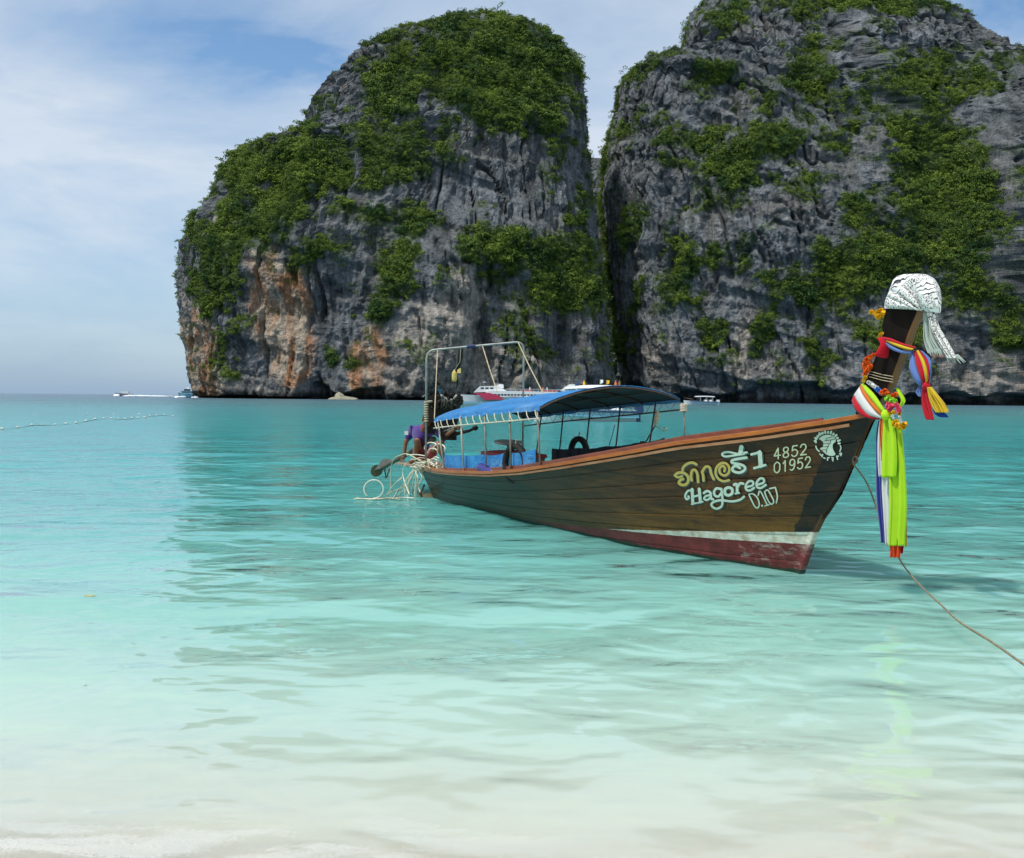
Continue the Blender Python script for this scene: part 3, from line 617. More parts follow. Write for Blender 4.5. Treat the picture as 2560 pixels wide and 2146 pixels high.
RAILW = mat('orange brown rail varnish', (0.27, 0.070, 0.010), 0.5, spec=.25, var=0.3, nscale=3, col2=(0.42, 0.135, 0.018), stretch=(1, 6, 6), bump=0.003, bscale=12, coat=0.3)
RAILD = mat('worn rubbing strip', (0.24, 0.075, 0.018), 0.6, nscale=2.2, col2=(0.36, 0.20, 0.10), stretch=(1.4, 5, 8), bump=0.004, bscale=20)
DECKM = mat('weathered deck boards', (0.20, 0.145, 0.10), 0.75, nscale=3, col2=(0.33, 0.26, 0.19), stretch=(1, 8, 1), bump=0.003, bscale=18)
COAM = mat('red brown coaming varnish', (0.10, 0.022, 0.008), 0.45, nscale=3, col2=(0.22, 0.050, 0.014), stretch=(1, 6, 6), coat=0.2)
INNER = mat('dark inner hull wood', (0.07, 0.035, 0.018), 0.6, nscale=3, stretch=(1, 5, 5))
BLACKP = mat('worn black paint', (0.004, 0.003, 0.003), 0.75, spec=.12, col2=(0.012, 0.007, 0.004), nscale=7, bump=0.003, bscale=25)
STEMF = mat('brown varnished stem', (0.07, 0.026, 0.008), 0.5, spec=.3, col2=(0.20, 0.080, 0.018), nscale=4, stretch=(1, 1, .4), bump=0.003, bscale=20, coat=.2)
us = np.linspace(0, 1, 61)
for side, sn in ((-1, 'near'), (1, 'far')):
    inner, Fi = grid(lambda u, tt: hullp(u, tt, side, -0.035), us, np.linspace(0, 1, 9))
    obj('hull_shell', (inner, Fi), INNER, boat, local=True, smooth=True)
    tb = np.array([0, .15, .31, .43, .58, .70, .86, 1.0])
    for k in range(7):
        t0_, t1_ = tb[k], tb[k + 1]; e = (t1_ - t0_)
        rows = [(t0_ + e * .003, -.004), (t0_ + e * .025, .001), (t0_ + e * .10, .003), (t1_ - e * .10, .003), (t1_ - e * .025, .001), (t1_ - e * .003, -.004)]
        jj = random.uniform(-.0015, .002)
        V, F = grid(lambda u, q: hullp(u, rows[int(q)][0], side, rows[int(q)][1] + jj), us, range(6))
        obj('plank', (V, F), wood, boat, local=True)
# transom
tr_l = [hullp(0, q, -1) for q in np.linspace(0, 1, 6)]; tr_r = [hullp(0, q, 1) for q in np.linspace(0, 1, 6)]
obj('transom', thicken(grid(lambda i, j: (tr_l, tr_r)[int(j)][int(i)], range(6), range(2)), (0.03, 0, 0)), wood, boat, local=True)
def sweep_rect(P, w, h, dn):            # rectangular strip along a path; dn = outward sideways sign
    P = np.asarray(P); T = np.gradient(P, axis=0); T /= np.linalg.norm(T, axis=1)[:, None]
    side = np.cross(T, [0, 0, 1.0]); side /= np.linalg.norm(side, axis=1)[:, None]; up = np.cross(side, T); V = []
    for p, s_, u_ in zip(P, side, up):
        for a, c in ((-.5, -.5), (.5, -.5), (.5, .38), (.38, .5), (-.38, .5), (-.5, .38)): V.append(p + s_ * w * a + u_ * h * c)
    n = len(P); F = [(i * 6 + k, i * 6 + (k + 1) % 6, (i + 1) * 6 + (k + 1) % 6, (i + 1) * 6 + k) for i in range(n - 1) for k in range(6)]
    return np.array(V), F + [tuple(range(6))[::-1], tuple((n - 1) * 6 + k for k in range(6))]
for side in (-1, 1):
    P = np.array([hullp(u, 1.0, side, -.012) for u in np.linspace(0, 1, 50)]); P[:, 2] += 0.012
    obj('rail', sweep_rect(P, 0.085, 0.042, side), RAILW, boat, local=True)
    P2 = np.array([hullp(u, 0.965, side, .018) for u in np.linspace(0, 0.985, 50)])
    obj('rubbing_strip', sweep_rect(P2, 0.03, 0.03, side), RAILD, boat, local=True)
    us_c = np.linspace(.16, .955, 46); P3 = np.array([hullp(u, 1.0, side, -.055) + [0, 0, .012 + .030 * sm_] for u, sm_ in ((u, math.sin(math.pi * min(1, (u - .16) / .35) / 2) * min(1, (.98 - u) / .10)) for u in us_c)])
    obj('coaming', sweep_rect(P3, 0.028, 0.085, side), COAM, boat, local=True)
# stem post
stp = [((1982, 1432), (1994, 1428)), ((2018, 1331), (2034, 1329)), ((2064, 1233), (2081, 1231)), ((2106, 1153), (2126, 1151)), ((2138, 1066), (2160, 1062)), ((2140, 1022), (2186, 1016)), ((2142, 1000), (2206, 990)),
       ((2159, 961), (2225, 957)), ((2174, 934), (2236, 928)), ((2190, 889), (2251, 891)), ((2199, 868), (2262, 864)), ((2208, 838), (2270, 842)), ((2206, 808), (2282, 814)), ((2214, 775), (2298, 775)), ((2226, 735), (2304, 738)), ((2240, 704), (2306, 708))]
V = []
for i, (a, c) in enumerate(stp):
    w = 0.036 + 0.011 * min(1, i / 6); pa, pc = bp(*a, -w), bp(*c, -w); z = (pa[2] + pc[2]) / 2
    if i == 0: z -= .08
    fw = pc[0] + 0.004
    V += [(pa[0], -w, z), (fw - .012, -w, z), (fw, -w * .8, z), (fw, w * .8, z), (fw - .012, w, z), (pa[0], w, z)]
n = len(stp); F = [(i * 6 + k, i * 6 + (k + 1) % 6, (i + 1) * 6 + (k + 1) % 6, (i + 1) * 6 + k) for i in range(n - 1) for k in range(6)] + [tuple(range(6))[::-1], tuple((n - 1) * 6 + k for k in range(6))]
sto = obj('stem_post', (np.array(V), F), [BLACKP, STEMF, wood], boat, local=True)
for p in sto.data.polygons:
    i = p.index
    if i < (n - 1) * 6 and i % 6 in (1, 2, 3): p.material_index = 1
    if i // 6 < 4 and (i % 6 in (0, 4, 5) or i // 6 == 0): p.material_index = 2
# deck boards fore and aft, thwarts
def board(s0, s1, y0, y1, z0, z1, th=.02): 
    return np.array([(s0, y0, z0), (s1, y0, z1), (s1, y1, z1), (s0, y1, z0), (s0, y0, z0 - th), (s1, y0, z1 - th), (s1, y1, z1 - th), (s0, y1, z0 - th)]), [(0, 1, 2, 3), (7, 6, 5, 4), (0, 4, 5, 1), (1, 5, 6, 2), (2, 6, 7, 3), (3, 7, 4, 0)]
for i in range(7):                      # sole boards inside
    y0 = -.5 + i * .145; obj('deck_board', board(-8.2, -2.0 - abs(i - 3) * .12, y0 * .8, y0 * .8 + .11, .24, .30), DECKM, boat, local=True)
for i in range(9):                      # fore deck, cross boards
    s1 = .72 - i * .17; s0 = s1 - .162; zf = interp(ZG, s0, 1) - .075; hw = max(.02, interp(BG, s1, 1) * .9 - .09)
    obj('fore_deck_board', board(s0, s1, -hw, hw, zf, zf + .02), DECKM, boat, local=True)
for i in range(6):                      # after platform that runs out over the transom
    y0 = -.46 + i * .155; obj('after_deck_board', board(-9.75, -8.3, y0, y0 + .147, .50, .49, .03), DECKM, boat, local=True)
for s_ in (-2.2, -3.4, -4.6, -5.8, -7.0):
    w = interp(BG, s_, 1) * .93 - .10; zt = interp(ZG, s_, 1) - .14; obj('thwart', board(s_ - .1, s_ + .1, -w, w, zt, zt, .03), DECKM, boat, local=True)

# ---- canopy
STEEL = mat('dull galvanised pipe', (0.30, 0.29, 0.25), 0.5, metal=0.3, col2=(0.16, 0.11, 0.07), nscale=9)
PALEW = mat('off white painted pipe', (0.62, 0.60, 0.50), 0.6, col2=(0.40, 0.34, 0.25), nscale=9)
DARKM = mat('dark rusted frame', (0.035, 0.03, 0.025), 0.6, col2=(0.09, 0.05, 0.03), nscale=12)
TARP = bpy.data.materials.new('blue tarpaulin'); TARP.use_nodes = True; t = TARP.node_tree; b = t.nodes['Principled BSDF']
v = ncoord(t); q1 = noise(t, mapping(t, v, scale=(.6, 1.5, 1)), 2.2, 6, 0.65); q2 = noise(t, mapping(t, v, scale=(1.5, 1.5, .6)), 9, 4, 0.6)
c = mixc(t, ramp(t, q1, [(0.35, 0), (0.7, 1)]), (0.005, 0.135, 0.40), (0.018, 0.24, 0.56))
c = mixc(t, mth(t, 'MULTIPLY', ramp(t, q2, [(0.50, 0), (0.75, 1)]), 0.3), c, (0.20, 0.38, 0.52))
q3 = noise(t, mapping(t, v, scale=(.8, 1, 1), loc=(4, 2, 0)), 1.1, 5, 0.65); c = mixc(t, mth(t, 'MULTIPLY', ramp(t, q3, [(0.55, 0), (0.68, 1)]), 0.22), c, (0.36, 0.44, 0.50))
t.links.new(c, b.inputs['Base Color']); b.inputs['Roughness'].default_value = 0.42
bn = N(t, 'ShaderNodeBump'); bn.inputs['Distance'].default_value = 0.07; t.links.new(noise(t, mapping(t, v, scale=(1, 2.0, 1)), 3.2, 6, 0.6, .8), bn.inputs['Height']); t.links.new(bn.outputs[0], b.inputs['Normal'])
CS0, CS1 = -7.18, -3.45
def can(u, w):                          # u 0 stern..1 bow, w 0 near..1 far
    s = CS0 + (CS1 - CS0) * u + .35 * (w - .35) * u
    y = -0.80 - .12 * u + (1.62 + .30 * u) * w
    ze = 1.42 + .18 * u + (.03 + .09 * u) * w
    rise = (.20 + .015 * u) * math.sin(math.pi * min(max(w, 0), 1)) ** 0.8
    sag = -.018 * abs(math.sin(u * math.pi * 5)) * math.sin(math.pi * w) if 0 < w < 1 else 0
    drop = -.06 * (1 - u) ** 3
    return np.array([s, y, ze + rise + sag + drop])
uu = np.linspace(0, 1, 41); ww = np.concatenate([[0], np.linspace(0, 1, 25)[1:-1], [1]])
V, F = grid(can, uu, ww)
cpy = obj('canopy', thicken((V, F), (0, 0, -.008)), TARP, boat, local=True, smooth=False)
for p in cpy.data.polygons: p.use_smooth = True
def hem(side):
    w = 0 if side < 0 else 1; rr = np.random.default_rng(5 + side)
    dz_ = [.052 + .006 * math.sin(i * 1.9) + rr.uniform(-.004, .004) for i in range(41)]
    return grid(lambda i, j: can(uu[int(i)], w) + np.array([0, side * (.012 if j else .002), -.004 - dz_[int(i)] * j]), range(41), range(2))
for side in (-1, 1): obj('canopy_hem', thicken(hem(side), (0, side * -.006, 0)), TARP, cpy, local=True)
obj('canopy_shade_sheet', thicken((V - [0, 0, .014], F), (0, 0, -.004)), mat('painted canopy shade', (.020, .035, .055), .8), cpy, local=True, smooth=True)  # dark sheet added under the tarpaulin to paint its underside shade
# ribs and ridge of the canopy
for u in (0.0, .2, .4, .6, .8, 1.0):
    obj('canopy_rib', tube([can(u, w) + np.array([0, 0, -.03]) for w in np.linspace(0, 1, 13)], .012, 6), DARKM, boat, local=True, smooth=True)
for w in (.22, .5, .78):
    obj('canopy_batten', tube([can(u, w) + np.array([0, 0, -.045]) for u in np.linspace(0, 1, 15)], .011, 6), DARKM, boat, local=True, smooth=True)
def lower_rail(side): 
    w = 0 if side < 0 else 1
    return [can(u, w) + np.array([0, side * .01, -.15 - .02 * math.sin(u * 3)]) for u in np.linspace(0, 1, 12)]
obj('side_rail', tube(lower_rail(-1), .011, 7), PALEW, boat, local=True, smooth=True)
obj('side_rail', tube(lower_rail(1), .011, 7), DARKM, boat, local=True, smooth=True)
LINE = mat('pale lacing cord', (0.66, 0.62, 0.48), 0.8)
for i in range(15):                     # lacing that ties the tarpaulin down
    u = .02 + i * .068; a = can(u, 0) + np.array([0, -.02, -.045]); c = can(min(1, u + .024), 0) + np.array([0, -.014, -.175])
    obj('lacing_cord', tube([a, (a + c) / 2 + np.array([0, -.012, 0]), c], .0065, 5), LINE, boat, local=True)
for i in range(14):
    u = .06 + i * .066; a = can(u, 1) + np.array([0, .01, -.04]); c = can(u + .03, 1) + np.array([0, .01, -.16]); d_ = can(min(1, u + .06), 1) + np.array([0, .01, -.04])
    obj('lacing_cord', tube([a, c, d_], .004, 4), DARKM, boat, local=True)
def rail_at(s, side): return np.array([s, side * interp(BG, s, 1), interp(ZG, s, 1)])
def to_s(P, s): return P
def pole(px_top, px_bot, side, m_, r=.014, name='canopy_pole'):
    off0 = side * .86
    bt = bp(px_bot[0], px_bot[1], off0); s = bt[0]; off0 = side * (interp(BG, s, 1) - .02); bt = bp(px_bot[0], px_bot[1], off0); s = bt[0]
    u = min(1, max(0, (s - CS0) / (CS1 - CS0))); tp = can(u, 0 if side < 0 else 1); tp[0] = s + (tp[0] - s) * .25; tp[2] -= .02
    bt = rail_at(s, side) + np.array([0, -side * .03, 0]); obj(name, tube([bt, (bt + tp) / 2 + np.array([random.uniform(-.01, .01), 0, 0]), tp], r, 7), m_, boat, local=True, smooth=True)
for x in (1105, 1157, 1214, 1276, 1349): pole((x, 1040), (x, 1178), -1, PALEW if x < 1200 else STEEL)
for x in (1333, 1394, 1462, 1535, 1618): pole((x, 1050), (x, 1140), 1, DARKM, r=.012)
# side screens hung inside the rail
def screen(s0, s1, side, h, nm, m_):
    n = 46; rr = np.random.default_rng(9)
    def fn(i, j):
        s = s0 + (s1 - s0) * i / (n - 1); p = rail_at(s, side); wv = .022 * math.sin(i * 1.3) + .012 * math.sin(i * 2.9 + 1)
        sagt = .018 * abs(math.sin(i / (n - 1) * math.pi * 4))
        return p + np.array([0, -side * (.075 + wv * (1 - .5 * j / 4)), -.10 + (h + .10 - sagt) * j / 4])
    return obj(nm, thicken(grid(fn, range(n), range(5)), (0, .006, 0)), m_, boat, local=True, smooth=False)
sc_ = screen(-7.2, -3.85, -1, .27, 'side_screen', TARP)
DARKT = mat('dark tarpaulin with painted shade', (0.012, 0.022, 0.035), 0.7)  # darker tarpaulin copy, shade of the far screen put into its colour
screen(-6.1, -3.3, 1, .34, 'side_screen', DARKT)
# guide arch over the engine
na, nf = -.52, .86
sN, zN = bp(1066, 950, na)[0], bp(1075, 876, na)[2]; sF, zF = bp(1309, 900, nf)[0], bp(1300, 855, nf)[2]
def fillet(p, c_, q, r_):
    a = (p - c_) / np.linalg.norm(p - c_); e = (q - c_) / np.linalg.norm(q - c_); P0, P1 = c_ + a * r_, c_ + e * r_
    return [(1 - k) ** 2 * P0 + 2 * k * (1 - k) * c_ + k * k * P1 for k in np.linspace(0, 1, 7)]
p0, c1_, c2_, p3 = np.array([sN, na, .5]), np.array([sN, na, zN]), np.array([sF, nf, zF]), np.array([sF, nf, .6])
A = np.array([p0] + fillet(p0, c1_, c2_, .15) + fillet(c1_, c2_, p3, .15) + [p3])
obj('pipe_arch', tube(A, .0175, 9), mat('grey green pipe', (0.17, 0.20, 0.18), 0.45, metal=0.3, col2=(0.40, 0.40, 0.36), nscale=4), boat, local=True, smooth=True)
ROPEM = mat('tan rope', (0.50, 0.42, 0.27), 0.9, nscale=40, var=0.35)
A = np.array([p0, p0, p0, c1_ * .93 + c2_ * .07, c1_ * .06 + c2_ * .94]); top_l = A[3]; top_m = (A[3] * .42 + A[4] * .58); top_r = A[4]
for a, c in ((top_l + (A[4] - A[3]) * .05, can(0, 0.0)), (top_m, bp(1243, 980, .1)), (top_r, bp(1357, 982, .45))):
    obj('guy_rope', tube([a, (a + c) / 2 + np.array([0, 0, -.015]), c], .008, 5), ROPEM, boat, local=True)
# rope turns wound round the arch leg
for z in np.linspace(1.30, 1.62, 9):
    obj('rope_winding', torus((A[0][0], na, z), .03, .011, (1, 0, 0), (0, 1, .15), 12, 5), ROPEM, boat, local=True)
obj('arch_binding', tube([A[3] + (A[4] - A[3]) * .40, A[3] + (A[4] - A[3]) * .50], .032, 8), mat('dark blue tape', (0.02, 0.03, 0.10), 0.7), boat, local=True)

# ---- painted name, numbers and emblem on the near bow
hv, hf = grid(lambda u, tt: hullp(u, tt, -1, .0085), np.linspace(0.5, 1, 120), np.linspace(0.02, 1, 40))
bvh = BVHTree.FromPolygons([tuple(q) for q in b2w(hv)], hf)
INV = FRAME['longtail_boat']
def onhull(px, py, off):
    d = ray(px, py); h_ = bvh.ray_cast(Vector(CAM), Vector(d / np.linalg.norm(d)))
    if h_[0] is None: return None
    nrm = h_[1] if h_[1].dot(Vector(d)) < 0 else -h_[1]
    p = np.array(h_[0]) + np.array(nrm) * off
    return INV[:3, :3] @ p + INV[:3, 3]
def stroke(P, w, off, n=6, closed=False, taper=True):
    P = np.array(P, float)
    if len(P) > 2:
        Q = smooth_path(np.c_[P, np.zeros(len(P))], n)[:, :2]
    else: Q = np.array([P[0] + (P[1] - P[0]) * k / 5 for k in range(6)])
    T = np.gradient(Q, axis=0); T /= np.linalg.norm(T, axis=1)[:, None] + 1e-9; Nn = np.stack([-T[:, 1], T[:, 0]], 1)
    m_ = len(Q); ws = np.full(m_, w / 2)
    V, F = [], []
    Q = np.vstack([Q[0] - T[0] * w * .35, Q, Q[-1] + T[-1] * w * .35]); Nn = np.vstack([Nn[0], Nn, Nn[-1]]); ws = np.concatenate([[w * .22], ws, [w * .22]])
    for q, nn_, k in zip(Q, Nn, ws):
        for s_ in (-1, 0, 1):
            p = onhull(q[0] + nn_[0] * k * s_, q[1] + nn_[1] * k * s_, off)
            if p is None: p = V[-3] if len(V) >= 3 else np.zeros(3)
            V.append(p)
    for i in range(len(Q) - 1):
        for j in range(2): F.append((i * 3 + j, i * 3 + j + 1, i * 3 + j + 4, i * 3 + j + 3))
    return np.array(V), F
def lay(name, strokes, m_, off, shift=(0, 0), grow=0, label=None):
    parts = []; o_ = off
    for P, w in strokes:
        parts.append(stroke([(x + shift[0], y + shift[1]) for x, y in P], w + grow, o_)); o_ += 0.00035
    return obj(name, merge(*parts), m_, boat, local=True, label=label)
WHITEP = mat('pale green white sign paint', (0.52, 0.62, 0.50), 0.55, var=0.12, nscale=30)
CREAMP = mat('cream sign paint', (0.50, 0.56, 0.36), 0.55, var=0.15, nscale=30)
GOLDP = mat('gold sign paint', (0.46, 0.40, 0.14), 0.55, col2=(0.55, 0.36, 0.05), nscale=9)
TEALP = mat('dark teal shadow paint', (0.035, 0.085, 0.085), 0.6)
def Z(pts, ox=1660, oy=1090, k=7.0): return [(ox + x / k, oy + y / k) for x, y in pts]
thai1 = [(Z([(195, 690), (255, 645), (345, 645), (415, 695), (432, 780), (392, 845), (320, 855), (268, 820), (295, 770), (345, 750)]), 7.0), (Z([(195, 690), (250, 722), (330, 700)]), 5.5),
         (Z([(330, 600), (350, 540), (425, 482), (510, 467), (580, 500)]), 6.5),
         (Z([(492, 780), (480, 690), (502, 605), (552, 595), (590, 660), (605, 810)]), 6.5), (Z([(700, 785), (692, 690), (672, 620)]), 6.5), (Z([(680, 620), (735, 540), (805, 550), (835, 660), (880, 760)]), 6.5),
         (Z([(1150, 772), (1050, 790), (955, 742), (912, 650), (932, 545), (1010, 475), (1098, 482), (1150, 560), (1136, 648), (1070, 690), (995, 655), (978, 575), (1030, 520), (1075, 560), (1062, 620)]), 6.0)]
thai2 = [(Z([(1460, 285), (1300, 312), (1150, 280), (1050, 292), (1025, 328), (1080, 358), (1220, 342), (1410, 312)]), 5.0), (Z([(1362, 185), (1345, 295)]), 11),
         (Z([(1455, 378), (1330, 395), (1205, 425), (1205, 470), (1320, 492), (1412, 530), (1418, 592), (1330, 640), (1222, 615), (1208, 560), (1262, 522), (1340, 562)]), 6.5),
         (Z([(1530, 322), (1620, 300), (1690, 265)]), 6), (Z([(1682, 285), (1700, 530)]), 10.5), (Z([(1580, 562), (1785, 505)]), 6)]
latin = [(Z([(490, 955), (425, 960), (378, 1040), (400, 1105), (440, 1085), (432, 1050)]), 5.0), (Z([(498, 925), (512, 1190)]), 7.5), (Z([(622, 920), (645, 1160)]), 7.5), (Z([(515, 1062), (632, 1032)]), 5),
         (Z([(488, 1192), (580, 1170)]), 4), (Z([(600, 1168), (690, 1145)]), 4),
         (Z([(700, 1000), (762, 962), (820, 992), (834, 1090), (872, 1108)]), 6), (Z([(822, 1035), (740, 1050), (712, 1098), (762, 1118), (822, 1080)]), 5),
         (Z([(1000, 925), (930, 915), (884, 975), (905, 1042), (962, 1055), (1010, 1000)]), 6), (Z([(1012, 915), (1032, 1080), (1022, 1215), (940, 1268), (862, 1240), (842, 1185), (900, 1142), (1020, 1122), (1200, 1142), (1340, 1112), (1412, 1055)]), 5.5),
         (Z([(1140, 895), (1080, 930), (1082, 1010), (1140, 1035), (1200, 1000), (1200, 925), (1140, 895)]), 7), (Z([(1232, 852), (1285, 850), (1290, 1000)]), 7), (Z([(1255, 1008), (1330, 992)]), 4), (Z([(1292, 905), (1340, 828), (1402, 832)]), 6),
         (Z([(1455, 890), (1560, 858), (1562, 795), (1495, 790), (1442, 862), (1452, 935), (1512, 950), (1592, 902)]), 5.5), (Z([(1645, 850), (1750, 812), (1752, 750), (1690, 742), (1632, 812), (1642, 890), (1705, 905), (1795, 850)]), 5.5)]
dnum = [(Z([(1490, 1022), (1560, 1012), (1640, 1085), (1672, 1200), (1640, 1258), (1592, 1230), (1540, 1130), (1490, 1022)]), 3.6), (Z([(1715, 1215), (1728, 1222)]), 4.5), (Z([(1652, 1040), (1692, 968), (1812, 1205)]), 3.4), (Z([(1770, 1222), (1850, 1200)]), 3),
        (Z([(1765, 975), (1820, 945), (1880, 1040), (1925, 1140), (1895, 1190), (1850, 1165), (1800, 1070), (1765, 975)]), 3.4), (Z([(1850, 922), (1955, 898)]), 3.6), (Z([(1955, 898), (1990, 1050), (1972, 1170)]), 3.6)]
lay('name_shadow', thai1, TEALP, .004, (2.2, 2.6), .5); lay('name_shadow', thai2, TEALP, .004, (3, 3), .5); lay('name_shadow', latin, TEALP, .004, (1.8, 2.2), .5)
lay('thai_name', thai1, GOLDP, .007, label='gold half of the painted name'); lay('thai_name', thai2, WHITEP, .007, label='pale half of the painted name with the numeral 1')
lay('latin_name', latin, WHITEP, .007); lay('hull_number', dnum, WHITEP, .006)
DG = {'0': [[(.5, 0), (.1, .2), (.05, .5), (.1, .8), (.5, 1), (.9, .8), (.95, .5), (.9, .2), (.5, 0)]], '1': [[(.25, .25), (.6, 0)], [(.58, 0), (.58, 1)]],
      '2': [[(.1, .25), (.3, .03), (.7, .03), (.9, .28), (.7, .55), (.1, .97)], [(.1, .97), (.95, .97)]], '4': [[(.65, 0), (.05, .68)], [(.05, .68), (.98, .68)], [(.65, 0), (.65, 1)]],
      '5': [[(.9, .03), (.25, .03)], [(.25, .03), (.15, .45)], [(.15, .45), (.55, .36), (.92, .6), (.75, .93), (.35, .98), (.08, .82)]],
      '8': [[(.5, .02), (.2, .12), (.2, .36), (.5, .48), (.82, .64), (.85, .86), (.5, .98), (.15, .86), (.18, .64), (.5, .48), (.8, .36), (.8, .12), (.5, .02)]],
      '9': [[(.88, .32), (.6, .55), (.2, .48), (.1, .25), (.3, .03), (.7, .04), (.9, .3), (.8, .75), (.45, .99), (.15, .9)]]}
def digits(s, x0, y0, pitch, h, slope, w=3.2):
    out = []
    for i, ch in enumerate(s):
        for P in DG[ch]:
            out.append(([(x0 + i * pitch + a * pitch * .8, y0 + slope * (i * pitch + a * pitch * .8) - h * (1 - c)) for a, c in P], w))
    return out
lay('licence_number', digits('4852', 1935, 1149, 21.8, 27, -.155) + digits('01952', 1936, 1183, 19.2, 27, -.17), CREAMP, .006)
def K(pts): return [(1980 + x / 15, 1060 + y / 15) for x, y in pts]
def fill(pts, off):
    # triangulate a picture-space outline and lay it on the planking
    from mathutils.geometry import delaunay_2d_cdt
    P = smooth_path(np.c_[np.array(pts + [pts[0]]), np.zeros(len(pts) + 1)], 4)[:-1, :2]
    r_ = delaunay_2d_cdt([Vector(q) for q in P], [], [list(range(len(P)))], 1, 1e-4)
    V = [onhull(q[0], q[1], off) for q in r_[0]]
    return np.array(V), [tuple(f) for f in r_[2]]
emb = [fill(K([(1010, 560), (1120, 465), (1290, 405), (1480, 425), (1600, 500), (1650, 580), (1640, 665), (1560, 730), (1530, 850), (1560, 980), (1635, 1120), (1590, 1180), (1480, 1200), (1330, 1160), (1270, 1120), (1160, 1020), (1065, 925), (1160, 850), (1185, 740), (1160, 660), (1080, 600)]), .006)]
for i in range(13):
    a = math.radians(196 + i * 13.2); cx_, cy_ = 1320, 770; x0_, y0_ = cx_ + 430 * math.cos(a), cy_ + 430 * math.sin(a); x1_, y1_ = cx_ + (520 if i % 2 else 490) * math.cos(a), cy_ + (520 if i % 2 else 490) * math.sin(a)
    emb.append(stroke(K([(x0_, y0_), (x1_, y1_)]), 5.0, .0060 + i * .0002))
emb.append(stroke(K([(905, 700), (900, 600), (960, 480), (1060, 380), (1180, 320)]), 4.5, .0064))
emb.append(stroke(K([(900, 830), (940, 940), (1030, 1030)]), 3.4, .006)); emb.append(stroke(K([(1815, 800), (1840, 910), (1800, 1030)]), 3.0, .006))
for P in ([(1050, 1120), (1120, 1190)], [(1130, 1230), (1160, 1140)], [(1190, 1260), (1250, 1290)], [(1340, 1260), (1340, 1360)], [(1350, 1270), (1410, 1260)], [(1500, 1260), (1560, 1270)], [(1510, 1330), (1560, 1340)], [(1540, 1390), (1545, 1290)],
          [(1680, 1200), (1720, 1330)], [(1700, 1220), (1760, 1200)], [(1790, 1100), (1850, 1190)], [(1840, 1080), (1870, 1130)]):
    emb.append(stroke(K(P), 3.2, .0062))
obj('harbour_emblem', merge(*emb), WHITEP, boat, local=True)
dk = [stroke(K(P), 1.3, .0085) for P in ([(1340, 520), (1480, 490), (1520, 440)], [(1190, 650), (1290, 620), (1450, 600), (1640, 550)], [(1290, 610), (1290, 560), (1340, 520)], [(1180, 740), (1400, 725)], [(1120, 860), (1380, 840)], [(1120, 970), (1300, 965)],
                                         [(1460, 620), (1440, 720), (1390, 760)], [(1395, 760), (1310, 960), (1290, 1080)])]
obj('emblem_line', merge(*dk), BLACKP, boat, local=True)

# ================================================================ THINGS ON AND ROUND THE BOAT
RUB = mat('black rubber', (0.006, 0.006, 0.007), 0.7, spec=.2, col2=(0.035, 0.033, 0.03), nscale=12)
def wv(v): return v[0] * E1 + v[1] * E2 + np.array([0, 0, v[2]])
# tyre fenders
def tyre(name, c_local, R, r, lean, label, sq=1.0):
    c = b2w(np.array(c_local)[None])[0]; u_ = wv((math.cos(lean), math.sin(lean), 0)); v_ = np.array([0, 0, 1.0])
    T_ = thing(name, label, 'tyre', (c[0], c[1], c[2] - R - r), group='old tyre fenders hung on the boat')
    obj('tread', torus(c, R, r, u_, v_, 28, 10, sq=sq), RUB, T_, smooth=True)
    obj('hanging_cord', tube([c + v_ * (R - r), c + v_ * (R + r * 1.3), c + v_ * (R + r * 2.2) + u_ * .02], .009, 5), ROPEM, T_)
tyre('tyre', bp(1289, 1160, -.80), .235, .042, .12, 'black tyre fender hung over the blue side screen', 1.3)
tyre('tyre', bp(1447, 1128, .84), .185, .045, .1, 'black tyre fender on the far rail under the dark side of the canopy', 1.2)
# round stand with disc top and the red lid behind the screen
c = bw(1272, 1106, 0)
tl = np.array([.02, -.10, .99]); T_ = thing('round_table', 'small round white topped table standing under the blue canopy', 'table', (c[0], c[1], c[2] - .5))
obj('table_top', lathe(c, [(.02, -.03), (.19, -.022), (.222, -.004), (.222, .008), (.20, .014), (.02, .016)], 28, tl), mat('white enamel', (.85, .85, .82), .3), T_, smooth=False)
obj('table_edge', torus(c + [0, 0, .003], .222, .010, (1, 0, -.03), (0, .99, .10), 28, 6), PALEW, T_, smooth=True)
obj('pedestal', lathe(c, [(.10, -.5), (.03, -.47), (.022, -.25), (.03, -.04)], 12), DARKM, T_, smooth=True)
c = bw(1283, 1135, -.25)
T_ = thing('storage_bin', 'low bin with a faded red padded lid behind the blue screen', 'bin', (c[0], c[1], c[2] - .32), rotz=math.atan2(E1[1], E1[0]))
Rb = np.stack([E1, E2, [0, 0, 1]], 1)
obj('bin_body', box(c + [0, 0, -.18], (1.0, .5, .28), Rb), mat('grey plastic', (.2, .2, .2), .6), T_)
V, F = grid(lambda a, q: c + Rb @ np.array([a * .53, q * .27, .012 + .035 * (1 - abs(a) ** 4) * (1 - abs(q) ** 4)]), np.linspace(-1, 1, 13), np.linspace(-1, 1, 7))
obj('padded_lid', thicken((V, F), (0, 0, -.05)), mat('faded red vinyl', (.36, .05, .05), .6), T_, smooth=False)
# blue buoy
a, c = bw(1200, 1168, -.80), bw(1236, 1186, -.80)
T_ = thing('buoy', 'dark blue cylindrical buoy lying against the light blue side screen', 'buoy', (a + c) / 2 - [0, 0, .06])
d_ = c - a; L_ = np.linalg.norm(d_); obj('float_body', lathe(a, [(.01, -.01), (.045, 0), (.068, .03), (.072, .07), (.072, L_ - .05), (.06, L_ - .01), (.03, L_ + .02), (.02, L_ + .05)], 16, d_), mat('navy plastic', (.035, .035, .20), .4), T_, smooth=True)
obj('eyelet', torus(c + d_ / L_ * .06, .02, .007, (1, 0, 0), (0, 0, 1), 12, 5), LINE, T_)
